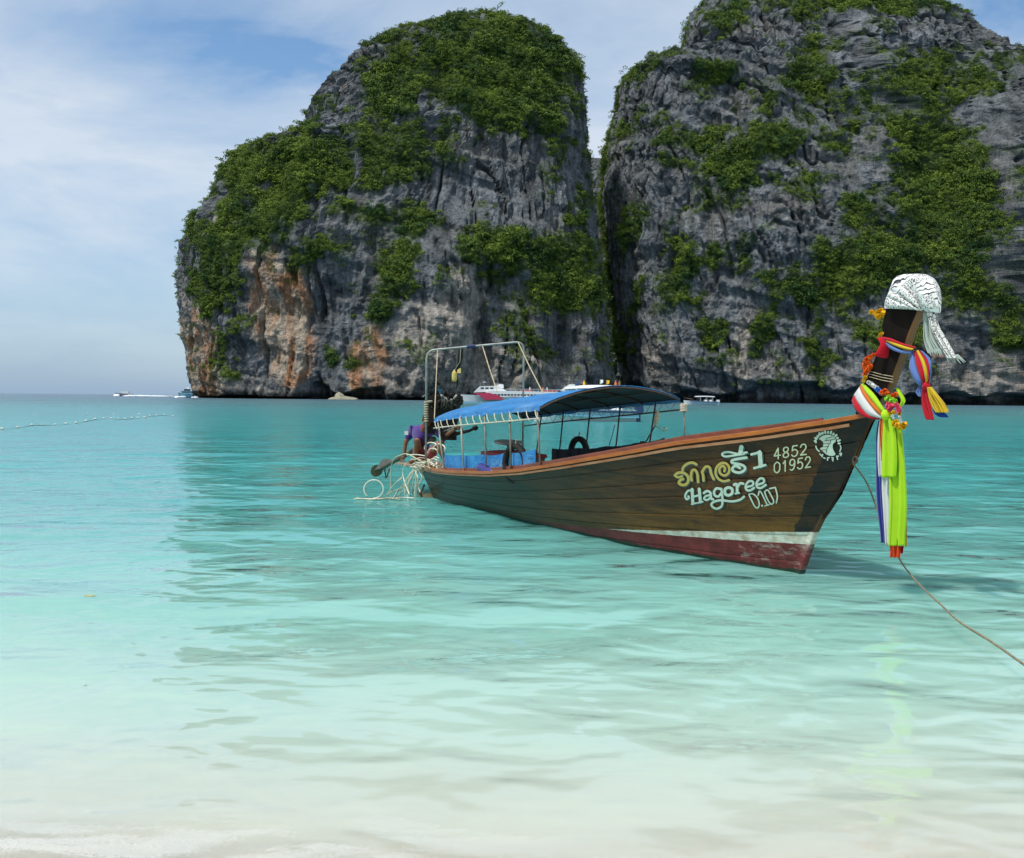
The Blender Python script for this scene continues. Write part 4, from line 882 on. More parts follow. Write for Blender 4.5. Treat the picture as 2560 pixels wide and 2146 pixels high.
# yellow bottle and black rag hung from the arch
pb = bw(1136, 942, .05)
T_ = thing('plastic_bottle', 'yellow plastic bottle hanging on a cord from the pipe arch', 'bottle', pb - [0, 0, .1])
YEL = mat('yellow plastic', (.62, .48, .12), .45, var=.2)
obj('bottle_body', lathe(pb - [0, 0, .09], [(.02, 0), (.04, .01), (.045, .04), (.045, .14), (.035, .17), (.015, .185), (.015, .21)], 12), YEL, T_, smooth=True)
obj('cut_spout', thicken(grid(lambda i, j: bw(1143 + 9 * i, 925 + 8 * j - 5 * i * (1 - j), .05), np.linspace(0, 1, 4), np.linspace(0, 1, 4)), (0, .01, 0)), YEL, T_)
obj('cord', tube([bw(1152, 870, .05), bw(1150, 905, .05), pb + [0, 0, .11]], .006, 5), ROPEM, T_)
RAG = fabric('oily black cloth', (.012, .011, .012), glow=.0)
P = [bw(1152, 868, .1), bw(1150, 890, .1), bw(1147, 912, .1), bw(1140, 935, .1), bw(1144, 955, .1), bw(1141, 972, .1)]
solo('hanging_rag', tube(P, [.05, .065, .045, .025, .02, .006], 9, smooth=5, flat=.9), RAG, 'black oily rag twisted and hung from the middle of the pipe arch', 'rag', smooth=True)
# rope bundles
def coil_thing(name, c, R, r, n, label, cat, m_=None, tilt=0.0, seed=0, ax=None):
    rr = np.random.default_rng(seed); P = []
    for i in range(n * 14 + 1):
        a = 2 * math.pi * i / 14; P.append(np.array(c) + np.array([R * (1 + .12 * rr.uniform(-1, 1)) * math.cos(a), R * (1 + .12 * rr.uniform(-1, 1)) * math.sin(a), (i / (n * 14)) * r * 2 * n * .8 + rr.uniform(-.3, .3) * r]))
    return solo(name, tube(P, r, 6), m_ or ROPEM, label, cat, smooth=True)
c = bw(1709, 1018, .84)
coil_thing('rope_coil', c - [0, 0, .06], .035, .012, 5, 'pale rope wound round the forward far corner of the canopy', 'rope', mat('sun bleached rope', (.62, .56, .42), .9), seed=4)
e_ = bw(1711, 1100, .84)
solo('hanging_rope', tube([c, (c + e_) / 2 + [.008, 0, 0], e_], .010, 6), mat('brown mottled rope', (.30, .24, .20), .9, nscale=60, var=.5), 'brown rope stay from the far forward canopy corner down to the rail', 'rope', smooth=True)
P = [bw(1645, 1028, .85), bw(1641, 1048, .85), bw(1638, 1064, .85), bw(1626, 1085, .85), bw(1612, 1110, .85), bw(1606, 1124, .85)]
T_ = thing('rope_hank', 'brown hank of rope hanging near the forward far canopy pole', 'rope', P[-1])
obj('hank', tube(P[:3], [.018, .036, .012], 9, smooth=5), ROPEM, T_, smooth=True); obj('hank_line', tube(P[2:], .009, 6, smooth=4), DARKM, T_, smooth=True)
obj('loose_end', tube([bw(1638, 1064, .85), bw(1650, 1072, .85), bw(1662, 1078, .85), bw(1667, 1071, .85), bw(1658, 1070, .85)], .006, 5, smooth=4), ROPEM, T_, smooth=True)
c = bw(1606, 1118, .80)
T_ = thing('cleat_block', 'dark wooden cleat and rope lump on the far rail', 'cleat', c - [0, 0, .04])
obj('post', box(c, (.05, .05, .16), Rb), DARKM, T_); obj('crossbar', box(c + [0, 0, .03], (.16, .035, .035), Rb), DARKM, T_)
obj('rope_lump', ball(c - [0, 0, .05], (.09, .06, .045), 12, 7, .15), mat('dark tarred rope', (.02, .018, .015), .9), T_)
P = [bw(1537, 1062, .85), bw(1530, 1090, .85), bw(1519, 1126, .85)]
solo('tie_line', tube(P, .006, 5), DARKM, 'thin dark line tied from a far canopy pole down to the rail', 'line')
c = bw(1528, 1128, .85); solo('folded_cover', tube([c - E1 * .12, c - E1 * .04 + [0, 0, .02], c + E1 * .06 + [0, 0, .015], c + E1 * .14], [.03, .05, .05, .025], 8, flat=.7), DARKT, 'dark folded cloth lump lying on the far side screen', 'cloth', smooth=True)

# mooring rope from the stem to the beach
P = [b2w(np.array([[.72, -.02, 1.13]]))[0], at(2168, 1210, 9.35), at(2203, 1300, 9.3), at(2250, 1400, 9.1), at(2300, 1463, 8.4), at(2352, 1512, 7.5), at(2400, 1556, 7.0), at(2480, 1606, 6.5), at(2560, 1662, 6.0), at(2700, 1760, 5.2), at(2900, 1900, 4.4), at(3050, 2060, 3.8)]
P[-1][2] = .03; P[-2][2] = max(P[-2][2], .06)
MR = thing('mooring_rope', 'thin tan mooring rope running from the prow down to the beach', 'rope', P[-1])
obj('rope_line', tube(P, .0085, 6, smooth=8), mat('tan mooring line', (.20, .17, .11), .9, nscale=30, var=.4), MR, smooth=True)
obj('stem_ring', torus(b2w(np.array([[.76, -.03, 1.16]]))[0], .03, .008, E1, (0, 0, 1), 14, 6), DARKM, MR)

# ---------------- engine with its long tail
EB = mat('black greasy engine', (.006, .0055, .0055), .6, spec=.25, col2=(.020, .014, .010), nscale=14, bump=.006, bscale=30)
GREYM = mat('grey metal casting', (.22, .21, .19), .5, metal=.4, var=.3)
eo = -.02
ce = bp(1110, 1078, eo); rt = b2w(ce[None])[0]
EN = thing('longtail_engine', 'black car engine on a pivot with a long propeller shaft over the stern', 'engine', rt - [0, 0, .6], rotz=0)
def eb(x, y, sx, sy, dep=.36, o=0.0): 
    a = bw(x - sx / 2, y - sy / 2, eo + o); c_ = bw(x + sx / 2, y + sy / 2, eo + o); c0 = (a + c_) / 2
    w_ = abs((c_ - a)[0]) * 1.0; h_ = abs(a[2] - c_[2]); return c0, (max(w_, .02), dep, max(h_, .02))
def eng(name, x, y, sx, sy, dep, m_=EB, o=0.0, parent=None):
    c0, s0 = eb(x, y, sx, sy, dep, o); V, F = box(c0, s0); return obj(name, (V, F), m_, parent or EN)
blk_ = eng('engine_block', 1106, 1032, 70, 54, .42)
eng('cylinder_head', 1116, 1000, 72, 20, .38); eng('flywheel_housing', 1092, 1066, 40, 40, .36); eng('oil_pan', 1118, 1064, 44, 26, .30); eng('gearbox', 1122, 1090, 34, 24, .26)
eng('radiator', 1080, 1020, 16, 62, .40); eng('air_box', 1146, 1006, 20, 12, .2)
rq = np.random.default_rng(77)
for k in range(26):
    x, y = rq.uniform(1070, 1152), rq.uniform(984, 1030); x2, y2 = x + rq.uniform(-16, 16), y + rq.uniform(-14, 14)
    obj('hose', tube([bw(x, y, eo - .2), bw((x + x2) / 2 + rq.uniform(-6, 6), min(y, y2) - rq.uniform(2, 12), eo - .24), bw(x2, y2, eo - .2)], rq.uniform(.008, .018), 6, smooth=4), EB if k % 4 else GREYM, EN, smooth=True)
for k in range(5):
    x, y = rq.uniform(1076, 1146), rq.uniform(988, 1015); obj('engine_fitting', ball(bw(x, y, eo - .1), (.05, .07, .05), 8, 6, .15), EB, EN)
fc = eb(1084, 1035, 10, 10)[0]
obj('cooling_fan', lathe(fc + [0, -.22, 0], [(.02, -.02), (.14, -.01), (.15, .01), (.03, .02)], 12, (0, 1, 0)), GREYM, EN)
for i, (x, y) in enumerate(((1092, 1020), (1104, 1020), (1116, 1021), (1128, 1022))):
    obj('exhaust_pipe', tube([bw(x, y, eo - .2), bw(x + 3, y - 14, eo - .24), bw(x + 10, y - 20, eo - .2)], .018, 7, smooth=4), mat('rusty pipe', (.05, .025, .015), .8, var=.4) if i == 0 else bpy.data.materials['rusty pipe'], EN, smooth=True)
for x0, y0, x1, y1 in ((1103, 988, 1110, 1000), (1133, 1000, 1141, 989)):
    obj('white_hose', tube([bw(x0, y0, eo - .2), bw(x1, y1, eo - .2)], .016, 7), PALEW, EN, smooth=True)
obj('blue_funnel', lathe(bw(1100, 978, eo), [(.008, -.05), (.012, -.02), (.045, .03), (.047, .035)], 12), mat('light blue plastic', (.12, .38, .62), .4), EN)
obj('cross_bar', tube([bw(1068, 1005, eo - .45), bw(1099, 1003, eo)], .02, 7), PALEW, EN, smooth=True)
obj('tiller_arm', tube([bw(1110, 1098, eo), bw(1148, 1083, eo), bw(1172, 1078, eo), bw(1187, 1071, eo)], [.035, .03, .026, .024], 8), EB, EN, smooth=True)
obj('tiller_grip', ball(bw(1188, 1070, eo), (.05, .05, .045), 10, 7), EB, EN, smooth=True)
obj('control_rod', tube([bw(1098, 1083, eo - .1), bw(1135, 1070, eo - .1)], .014, 6), GREYM, EN, smooth=True)
obj('pivot_post', tube([bw(1100, 1130, eo), bw(1108, 1095, eo)], .05, 8), GREYM, EN, smooth=True)
sh0, sh1 = bw(1085, 1098, eo), bw(943, 1178, .0)
sh1 = at(943, 1178, 20.0); sh0w = sh0
obj('propeller_shaft', tube([sh0w, sh0w * .7 + sh1 * .3, sh0w * .2 + sh1 * .8, sh1], [.05, .045, .04, .03], 9), mat('weedy dark shaft', (.035, .035, .02), .7, col2=(.12, .11, .07), nscale=12), EN, smooth=True)
pc = at(958, 1171, 19.8)
obj('guard_plate', thicken(grid(lambda a, q: pc + np.array([.10 * a + .02, 0, .12 + .17 * q - .03 * a * a]) + np.array([.16, 0, .06]) * (q), np.linspace(-1, 1, 6), np.linspace(-.6, .3, 5)), (0, .02, 0)), GREYM, EN)
for a in ((962, 1174, 965, 1194), (974, 1172, 967, 1194), (962, 1194, 968, 1194)):
    obj('skeg_bar', tube([at(a[0], a[1], 19.8), at(a[2], a[3], 19.8)], .014, 6), DARKM, EN)
hub = at(955, 1168, 19.85); ax = (sh1 - sh0w); ax /= np.linalg.norm(ax)
prp = obj('propeller', lathe(hub - ax * .06, [(.02, 0), (.045, .03), (.045, .10), (.01, .15)], 10, ax), DARKM, EN, smooth=True)
def blade(c0, ln, w, ang, tw, m_):
    u_ = np.array([math.cos(ang), -.25, math.sin(ang)]); u_ /= np.linalg.norm(u_); s_ = np.cross(u_, ax); s_ = s_ * math.cos(tw) + ax * math.sin(tw); s_ /= np.linalg.norm(s_)
    V = [c0 + u_ * ln * (.5 - .5 * math.cos(a)) + s_ * w * math.sin(a) for a in np.linspace(0, 2 * math.pi, 22)[:-1]]
    return prism(V, ax * .012)
WEED = mat('weed green bronze', (.05, .055, .02), .7, col2=(.11, .10, .045), nscale=14, bump=.004, bscale=40)
obj('blade', blade(hub, .25, .115, math.radians(215), .15, WEED), WEED, prp); obj('blade', blade(hub, .16, .075, math.radians(40), 1.0, WEED), WEED, prp)

# ---------------- boatman squatting at the stern
def skin_body(name, verts, edges, radii, m_, parent, root=0, sub=1):
    fr = FRAME[parent.name]; V = np.array(verts, float) @ fr[:3, :3].T + fr[:3, 3]
    me = bpy.data.meshes.new(name); me.from_pydata(V.tolist(), edges, []); o = bpy.data.objects.new(name, me); COL.objects.link(o); o.parent = parent; me.materials.append(m_)
    md = o.modifiers.new('skin', 'SKIN'); me.skin_vertices.new() if not me.skin_vertices else None
    sv = me.skin_vertices[0].data
    for i, r_ in enumerate(radii): sv[i].radius = (r_, r_) if np.isscalar(r_) else r_; sv[i].use_root = (i == root)
    md.use_smooth_shade = True; s = o.modifiers.new('sub', 'SUBSURF'); s.levels = s.render_levels = sub; FRAME[o.name] = fr; return o
SKIN = mat('sun browned skin', (.24, .11, .055), .55, var=.12); SHIRT = fabric('purple football shirt', (.075, .032, .22), glow=.05); REDSH = fabric('red shorts', (.36, .02, .03), glow=.05); MAROON = fabric('maroon collar', (.30, .03, .06), glow=.05)
HAIR = mat('black hair', (.012, .010, .009), .6)
PO = -.12
def q(x, y, o=PO): return bw(x, y, o)
base = q(1050, 1160); base[2] = .5
PER = thing('person', 'boatman in purple shirt and red shorts squatting at the stern by the engine', 'person', base)
pel, waist, chest, neck = q(1058, 1142, .05), q(1056, 1120, .02), q(1056, 1084, -.08), q(1064, 1064, -.16)
head = q(1068, 1056, -.26)
shL, elL, haL = q(1030, 1078, -.12), q(1014, 1106, -.20), q(1010, 1137, -.22)
shR, elR, haR = q(1086, 1076, -.02), q(1112, 1092, -.08), q(1138, 1073, -.10)
hipL, knL, anL = q(1046, 1143, .02), q(1043, 1098, -.30), q(1040, 1150, -.16)
hipR, knR, anR = q(1074, 1143, .05), q(1096, 1108, -.22), q(1110, 1150, -.12)
ftL, ftR = anL + np.array([-.10, -.14, -.04]), anR + np.array([.08, -.14, -.04])
vs = [pel, waist, chest, neck, head - [0, 0, -.0], head + [0, 0, .09], shL, elL, haL, shR, elR, haR, hipL, knL, anL, ftL, hipR, knR, anR, ftR]
es = [(0, 1), (1, 2), (2, 3), (3, 4), (4, 5), (2, 6), (6, 7), (7, 8), (2, 9), (9, 10), (10, 11), (0, 12), (12, 13), (13, 14), (14, 15), (0, 16), (16, 17), (17, 18), (18, 19)]
rs = [.13, .12, .14, .055, .085, .07, .062, .045, .032, .062, .045, .032, .09, .062, .042, .03, .09, .062, .042, .03]
skin_body('body', vs, es, rs, SKIN, PER, sub=2)
skin_body('shirt', [waist + (pel - waist) * .3, waist, chest, chest + (neck - chest) * .75, shL, shL + (elL - shL) * .75, shR, shR + (elR - shR) * .75], [(0, 1), (1, 2), (2, 3), (2, 4), (4, 5), (2, 6), (6, 7)], [.142, .14, .165, .08, .088, .075, .088, .075], SHIRT, PER, root=2, sub=2)
skin_body('shorts', [pel + [0, 0, .05], pel, hipL, hipL + (knL - hipL) * .6, hipR, hipR + (knR - hipR) * .6], [(0, 1), (1, 2), (2, 3), (1, 4), (4, 5)], [.14, .148, .105, .092, .105, .092], REDSH, PER, root=1, sub=2)
obj('collar', torus(neck + [0, 0, -.015], .075, .02, (1, 0, 0), (0, .8, .5), 14, 6), MAROON, PER, smooth=True)
obj('hair', ball(head + [0, .02, .075], (.088, .10, .085), 14, 9, .03), HAIR, PER, smooth=True)
for sx_ in (-1, 1):
    obj('ear', ball(head + [sx_ * .086, .02, .04], (.014, .022, .03), 8, 6), SKIN, PER, smooth=True); obj('eye', ball(head + [sx_ * .032, -.082, .035], (.012, .008, .009), 8, 6), HAIR, PER, smooth=True)
obj('nose', ball(head + [0, -.095, .012], (.014, .018, .02), 8, 6), SKIN, PER, smooth=True); obj('mouth', ball(head + [0, -.083, -.028], (.024, .008, .007), 8, 5), MAROON, PER, smooth=True)
for hnd, dr in ((haL, np.array([-.25, -.1, -.9])), (haR, np.array([.9, -.05, .3]))):
    dr = dr / np.linalg.norm(dr); sd_ = np.cross(dr, [0, 1, 0]); sd_ /= np.linalg.norm(sd_); hv_ = [hnd]; he = []; hr = [.030]
    hv_.append(hnd + dr * .05); he.append((0, 1)); hr.append(.034)
    for k, ln in zip((-1.5, -.5, .5, 1.5), (.065, .075, .07, .055)):
        i0 = len(hv_); hv_ += [hnd + dr * .08 + sd_ * k * .019, hnd + dr * (.08 + ln * .55) + sd_ * k * .021 + [0, -.012, -.01], hnd + dr * (.08 + ln * .8) + sd_ * k * .021 + [0, .0, -.035]]; he += [(1, i0), (i0, i0 + 1), (i0 + 1, i0 + 2)]; hr += [.0095, .009, .008]
    i0 = len(hv_); hv_ += [hnd + dr * .03 + sd_ * .035, hnd + dr * .06 + sd_ * .06]; he += [(0, i0), (i0, i0 + 1)]; hr += [.012, .010]
    skin_body('hand', hv_, he, hr, SKIN, PER, sub=1)
obj('sleeve_patch', box(q(1016, 1083, -.26), (.07, .015, .07)), fabric('white patch', (.7, .7, .68), glow=0), PER)

# ---------------- heap of white rope at the stern
WROPE = mat('white polypropylene rope', (.74, .70, .56), .75, nscale=30, var=.12); YROPE = mat('yellowed rope', (.55, .52, .34), .8, nscale=30, var=.2)
RH = thing('rope_heap', 'tangled heap of white rope piled on the stern and trailing in the water', 'rope', bw(1060, 1170, -.45) - [0, 0, .05])
rr = np.random.default_rng(21)
def rope(P, r=.0105, m_=WROPE, nm='rope_strand'): return obj(nm, tube(P, r * .8, 6, smooth=6), m_, RH, smooth=True)
for k in range(26):                      # loops on the deck edge
    cx_, cy_ = rr.uniform(1040, 1104), rr.uniform(1150, 1176); rx_, ry_ = rr.uniform(8, 22), rr.uniform(3, 9); a0 = rr.uniform(0, 6.28); o_ = rr.uniform(-.6, -.3)
    rope([bw(cx_ + rx_ * math.cos(a0 + q_ * .7), cy_ + ry_ * math.sin(a0 + q_ * .7) + rr.uniform(-2, 2), o_ + .12 * math.sin(q_)) for q_ in range(int(rr.integers(6, 11)))], rr.choice([.009, .011]), WROPE if rr.random() < .7 else YROPE)
for k in range(13):                      # strands running left over the edge and down
    y0 = 1150 + 2.2 * k; x1 = rr.uniform(1005, 1048); yb = rr.uniform(1232, 1254)
    rope([bw(1092 - rr.uniform(0, 14), y0 + rr.uniform(-3, 3), -.4), bw(1066, y0 + 1, -.45), bw(1040 + rr.uniform(-5, 5), 1164 + k, -.5), bw(x1 + 12, 1190 + rr.uniform(-6, 6), -.5), bw(x1 + rr.uniform(-4, 10), 1215, -.5), bw(x1 + rr.uniform(0, 14), yb, -.48)], .009, WROPE if k % 3 else YROPE)
rope([bw(1048, 1172, -.47), bw(1042, 1180, -.5), bw(1039, 1205, -.5), bw(1037, 1246, -.5)], .014); rope([bw(1062, 1160, -.4), bw(1020, 1136, -.4), bw(1000, 1139, -.35), bw(985, 1148, -.35), bw(978, 1170, -.35), bw(977, 1225, -.35), bw(985, 1243, -.35)], .012, YROPE)
rope([bw(1062, 1140, -.4), bw(1040, 1137, -.4), bw(1017, 1138, -.4)], .012)
rope([bw(1014, 1160, -.5), bw(1007, 1178, -.5), bw(1010, 1200, -.5), bw(1020, 1228, -.5), bw(1024, 1238, -.5)], .014)
def wl(x, y): p = on_water(x, y); p[2] = .012; return p
rope([wl(885, 1250), wl(915, 1249), wl(945, 1250), wl(975, 1248), wl(1010, 1246), wl(1036, 1248)], .013); rope([wl(890, 1247), wl(930, 1251), wl(968, 1247), wl(1000, 1251)], .010, YROPE)
cl_ = on_water(934, 1249)
rope([cl_ + np.array([.16 * math.cos(a) * 1.0, .03 * math.sin(a), .02 + .15 + .15 * math.sin(a)]) for a in np.linspace(-1.6, 4.0, 12)], .012)
for x0, y0, x1, y1 in ((1008, 1190, 965, 1242), (1010, 1210, 982, 1250), (1005, 1196, 980, 1222), (1012, 1218, 966, 1240), (1015, 1225, 995, 1242)): rope([at(x0, y0, 16.9), at((x0 + x1) / 2 - 3, (y0 + y1) / 2 - 2, 17.0), wl(x1, y1)], .009, WROPE if x0 % 2 else YROPE)
for c0, r0 in (((1098, 1124), 15), ((1078, 1122), 17), ((1082, 1132), 12)):
    rope([bw(c0[0] + r0 * math.cos(a), c0[1] - r0 * math.sin(a) * .9, -.3) for a in np.linspace(-.3, 3.3, 9)], .013)
# dark plate of the old rudder at the waterline
cP = on_water(1072, 1243)
T_ = thing('stern_skeg', 'dark weedy timber skeg at the waterline under the stern', 'skeg', cP - [0, 0, .1])
obj('skeg_board', lathe(cP + [0, .1, -.05], [(.05, 0), (.20, .02), (.22, .05), (.15, .09), (.03, .11)], 14), WEED, T_); obj('skeg_stay', tube([bw(1061, 1213, -.1), at(1050, 1236, 16.9)], .018, 6), DARKM, T_)

# ================================================================ CLOTHS AND GARLANDS ON THE PROW
LIME = fabric('lime green satin', (.56, .86, .03), glow=.35); WHT = fabric('white satin', (.80, .80, .78), glow=.3); ORG = fabric('orange satin', (.85, .22, .03)); RED = fabric('red satin', (.62, .01, .03)); NAVY = fabric('navy blue satin', (.015, .025, .22), glow=.15)
YLW = fabric('yellow satin', (.80, .56, .03)); SKYB = fabric('periwinkle blue satin', (.16, .27, .62)); ROYAL = fabric('royal blue satin', (.02, .12, .55)); ORR = fabric('orange red satin', (.85, .08, .01))
def streamer(pts, off, w, m_, parent, name='streamer', folds=3, amp=.012, seed=0, wob=.012, th=.004):
    """pleated band hanging along picture points pts = [(x, y, halfwidth px)]"""
    P = np.array(pts, float); P = smooth_path(P, 8); rr = np.random.default_rng(seed); nC = folds * 6 + 1; V = []; pw = np.cumsum(rr.uniform(.4, 1.6, nC)); pw = (pw - pw[0]) / (pw[-1] - pw[0]) * 2 - 1; pa = np.convolve(rr.uniform(.2, 1.6, nC + 2), [.3, .4, .3], 'valid')
    for i, (x, y, hw) in enumerate(P):
        for j in range(nC):
            a = pw[j] * (1 + .06 * math.sin(i * .17 + seed * 2)); c0 = bw(x + a * hw + wob * 60 * math.sin(i * .23 + seed) * 0.3, y, off)
            V.append(c0 + (-E2) * amp * pa[j] * math.sin(j * math.pi / 3 + .5 * math.sin(i * .11 + seed)) - E1 * .006 * math.cos(j * 1.7))
    F = [(i * nC + j, i * nC + j + 1, (i + 1) * nC + j + 1, (i + 1) * nC + j) for i in range(len(P) - 1) for j in range(nC - 1)]
    return obj(name, thicken((np.array(V), F), E2 * th), m_, parent, smooth=True)
SA = thing('prow_sash', 'long lime green, white, orange and navy ribbons knotted round the lower prow', 'ribbon', bw(2213, 1040, -.1) - [0, 0, 1.3])
# band that wraps the prow: bulging cloth in coloured strips running down to the knot
def band(rows, off0, off1, m_, parent, name, th=.006, puff=.05):
    """rows = [(xa, ya, xb, yb)] picture edges across the strip, going along it"""
    R_ = smooth_path(np.array([r + (0, 0) for r in rows], float)[:, :4], 6) if len(rows) > 2 else np.array(rows, float); n = len(R_); V = []
    for i, (xa, ya, xb, yb) in enumerate(R_):
        f = i / (n - 1); o_ = off0 + (off1 - off0) * f - puff * math.sin(math.pi * f)
        for j in range(6):
            g = j / 5; V.append(bw(xa + (xb - xa) * g, ya + (yb - ya) * g, o_ - .018 * math.sin(math.pi * g) + .003 * math.sin(j * 2.4 + i * .3)))
    F = [(i * 6 + j, i * 6 + j + 1, (i + 1) * 6 + j + 1, (i + 1) * 6 + j) for i in range(n - 1) for j in range(5)]
    return obj(name, thicken((np.array(V), F), E2 * th), m_, parent, smooth=True)
band([(2158, 958, 2152, 962), (2185, 985, 2166, 985), (2205, 1015, 2192, 1018), (2218, 1034, 2211, 1040)], -.06, -.11, LIME, SA, 'lime_wrap')
band([(2152, 962, 2148, 968), (2166, 985, 2157, 988), (2192, 1018, 2182, 1022), (2211, 1040, 2206, 1042)], -.065, -.11, ORG, SA, 'orange_wrap')
band([(2148, 968, 2134, 988), (2157, 988, 2146, 1010), (2182, 1022, 2168, 1036), (2206, 1042, 2204, 1048)], -.07, -.11, WHT, SA, 'white_wrap')
band([(2134, 988, 2129, 1002), (2146, 1010, 2136, 1022), (2168, 1036, 2158, 1042), (2204, 1048, 2194, 1050)], -.075, -.10, RED, SA, 'red_wrap')
obj('knot', ball(bw(2215, 1038, -.14), (.045, .04, .05), 12, 8, .06), LIME, SA, smooth=True)
streamer([(2203, 1052, 5), (2199, 1090, 7), (2198, 1150, 7), (2201, 1250, 9), (2207, 1325, 7), (2209, 1357, 6)], -.03, 0, NAVY, SA, 'navy_streamer', 2, .008, 1)
streamer([(2206, 1050, 6), (2204, 1100, 9), (2204, 1150, 9), (2205, 1192, 8)], -.09, 0, WHT, SA, 'white_streamer', 2, .008, 2)
streamer([(2214, 1110, 6), (2214, 1200, 9), (2217, 1290, 8), (2219, 1365, 6)], -.06, 0, WHT, SA, 'white_streamer', 2, .008, 3)
streamer([(2207, 1046, 5), (2205, 1080, 7), (2207, 1120, 6), (2209, 1152, 5)], -.11, 0, ORG, SA, 'orange_streamer', 2, .008, 4)
streamer([(2236, 1048, 10), (2240, 1100, 14), (2243, 1180, 18), (2246, 1260, 19), (2243, 1330, 19), (2241, 1365, 20)], -.08, 0, LIME, SA, 'lime_streamer', 3, .026, 5)
streamer([(2220, 1045, 9), (2224, 1090, 14), (2226, 1150, 16), (2224, 1194, 16)], -.13, 0, LIME, SA, 'lime_streamer', 2, .024, 6)
streamer([(2250, 1075, 3), (2255, 1130, 3), (2260, 1200, 3), (2262, 1300, 3), (2262, 1366, 3)], -.05, 0, YLW, SA, 'yellow_edge', 1, .006, 7)
streamer([(2238, 1364, 12), (2238, 1380, 12), (2237, 1394, 12)], -.07, 0, ORR, SA, 'orange_red_end', 4, .012, 8)
streamer([(2253, 1366, 5), (2252, 1384, 4)], -.03, 0, RED, SA, 'red_end', 1, .006, 9)

SB = thing('striped_scarf', 'red, yellow and blue striped scarf tied below the prow head, tails blown right', 'scarf', bw(2240, 880, -.1) - [0, 0, .6])
obj('knot_tail', tube([bw(2206, 846, -.08), bw(2212, 862, -.09), bw(2207, 885, -.09), bw(2204, 892, -.09)], [.05, .045, .075, .07], 12, smooth=4, flat=.35), RED, SB, smooth=True)
band([(2200, 842, 2204, 850), (2226, 846, 2216, 852), (2255, 858, 2248, 862), (2290, 868, 2284, 872)], -.06, -.06, RED, SB, 'red_wrap', puff=.03)
band([(2216, 850, 2214, 854), (2240, 858, 2234, 864), (2262, 866, 2256, 872), (2284, 872, 2278, 877)], -.075, -.075, YLW, SB, 'yellow_wrap', puff=.03)
band([(2212, 854, 2210, 858), (2232, 866, 2228, 874), (2255, 876, 2252, 883), (2280, 878, 2275, 886)], -.07, -.07, SKYB, SB, 'blue_wrap', puff=.03)
def bag(strips, parent, off):
    for (rows, m_, nm) in strips: band(rows, off, off, m_, parent, nm, puff=.05)
bag([([(2284, 876, 2278, 880), (2290, 915, 2273, 920), (2302, 950, 2286, 952), (2308, 962, 2300, 966)], SKYB, 'blue_fold'),
     ([(2289, 876, 2284, 878), (2302, 905, 2290, 915), (2311, 940, 2302, 950), (2313, 960, 2308, 963)], RED, 'red_fold'),
     ([(2296, 876, 2289, 876), (2312, 905, 2302, 905), (2320, 940, 2311, 940), (2319, 960, 2313, 962)], YLW, 'yellow_fold'),
     ([(2302, 880, 2296, 876), (2322, 905, 2312, 903), (2325, 935, 2320, 940), (2322, 958, 2319, 960)], RED, 'red_fold'),
     ([(2306, 878, 2300, 876), (2325, 898, 2318, 900), (2328, 925, 2323, 932), (2325, 950, 2322, 955)], SKYB, 'blue_fold')], SB, -.04)
obj('lower_knot', ball(bw(2316, 966, -.06), (.035, .035, .035), 10, 8, .08), RED, SB, smooth=True)
streamer([(2312, 968, 5), (2312, 995, 9), (2318, 1025, 10), (2326, 1050, 8)], -.06, 0, RED, SB, 'red_tail', 4, .012, 11)
streamer([(2322, 968, 5), (2333, 990, 11), (2346, 1012, 15), (2356, 1032, 14)], -.07, 0, YLW, SB, 'yellow_tail', 5, .014, 12)
streamer([(2338, 1020, 5), (2352, 1036, 12), (2362, 1044, 10)], -.03, 0, ROYAL, SB, 'blue_tail', 3, .012, 13)
streamer([(2303, 968, 3), (2298, 980, 7), (2301, 992, 4)], -.05, 0, SKYB, SB, 'blue_tuft', 2, .012, 14)
streamer([(2330, 985, 2), (2345, 1000, 2), (2358, 1022, 2)], -.04, 0, SKYB, SB, 'blue_edge', 1, .006, 15)

# patterned head scarf
PAT = bpy.data.materials.new('black and white patterned cotton'); PAT.use_nodes = True; t = PAT.node_tree; b = t.nodes['Principled BSDF']
v = ncoord(t); vo = N(t, 'ShaderNodeTexVoronoi', feature='DISTANCE_TO_EDGE'); vo.inputs['Scale'].default_value = 55; t.links.new(v, vo.inputs['Vector'])
wvn = N(t, 'ShaderNodeTexWave', wave_type='BANDS', bands_direction='DIAGONAL'); wvn.inputs['Scale'].default_value = 9; wvn.inputs['Distortion'].default_value = 9; wvn.inputs['Detail'].default_value = 2; t.links.new(v, wvn.inputs['Vector'])
spots = ramp(t, noise(t, v, 75, 2, .6), [(.50, 1.0), (.60, 0.0)]); zebra = ramp(t, wvn.outputs['Fac'], [(.10, 0.0), (.2, 1.0)])
sel = ramp(t, noise(t, v, 5.0, 1, .4), [(.52, 0.0), (.58, 1.0)])
pc_ = mixc(t, sel, mixc(t, spots, (.10, .08, .11), (.72, .74, .70)), mixc(t, zebra, (.04, .04, .05), (.82, .83, .80)))
t.links.new(pc_, b.inputs['Base Color']); b.inputs['Roughness'].default_value = .85; b.inputs['Specular IOR Level'].default_value = .2
SC = thing('head_scarf', 'black and white patterned scarf wrapped over the top of the prow, tails flying', 'scarf', bw(2270, 760, 0) - [0, 0, .2])
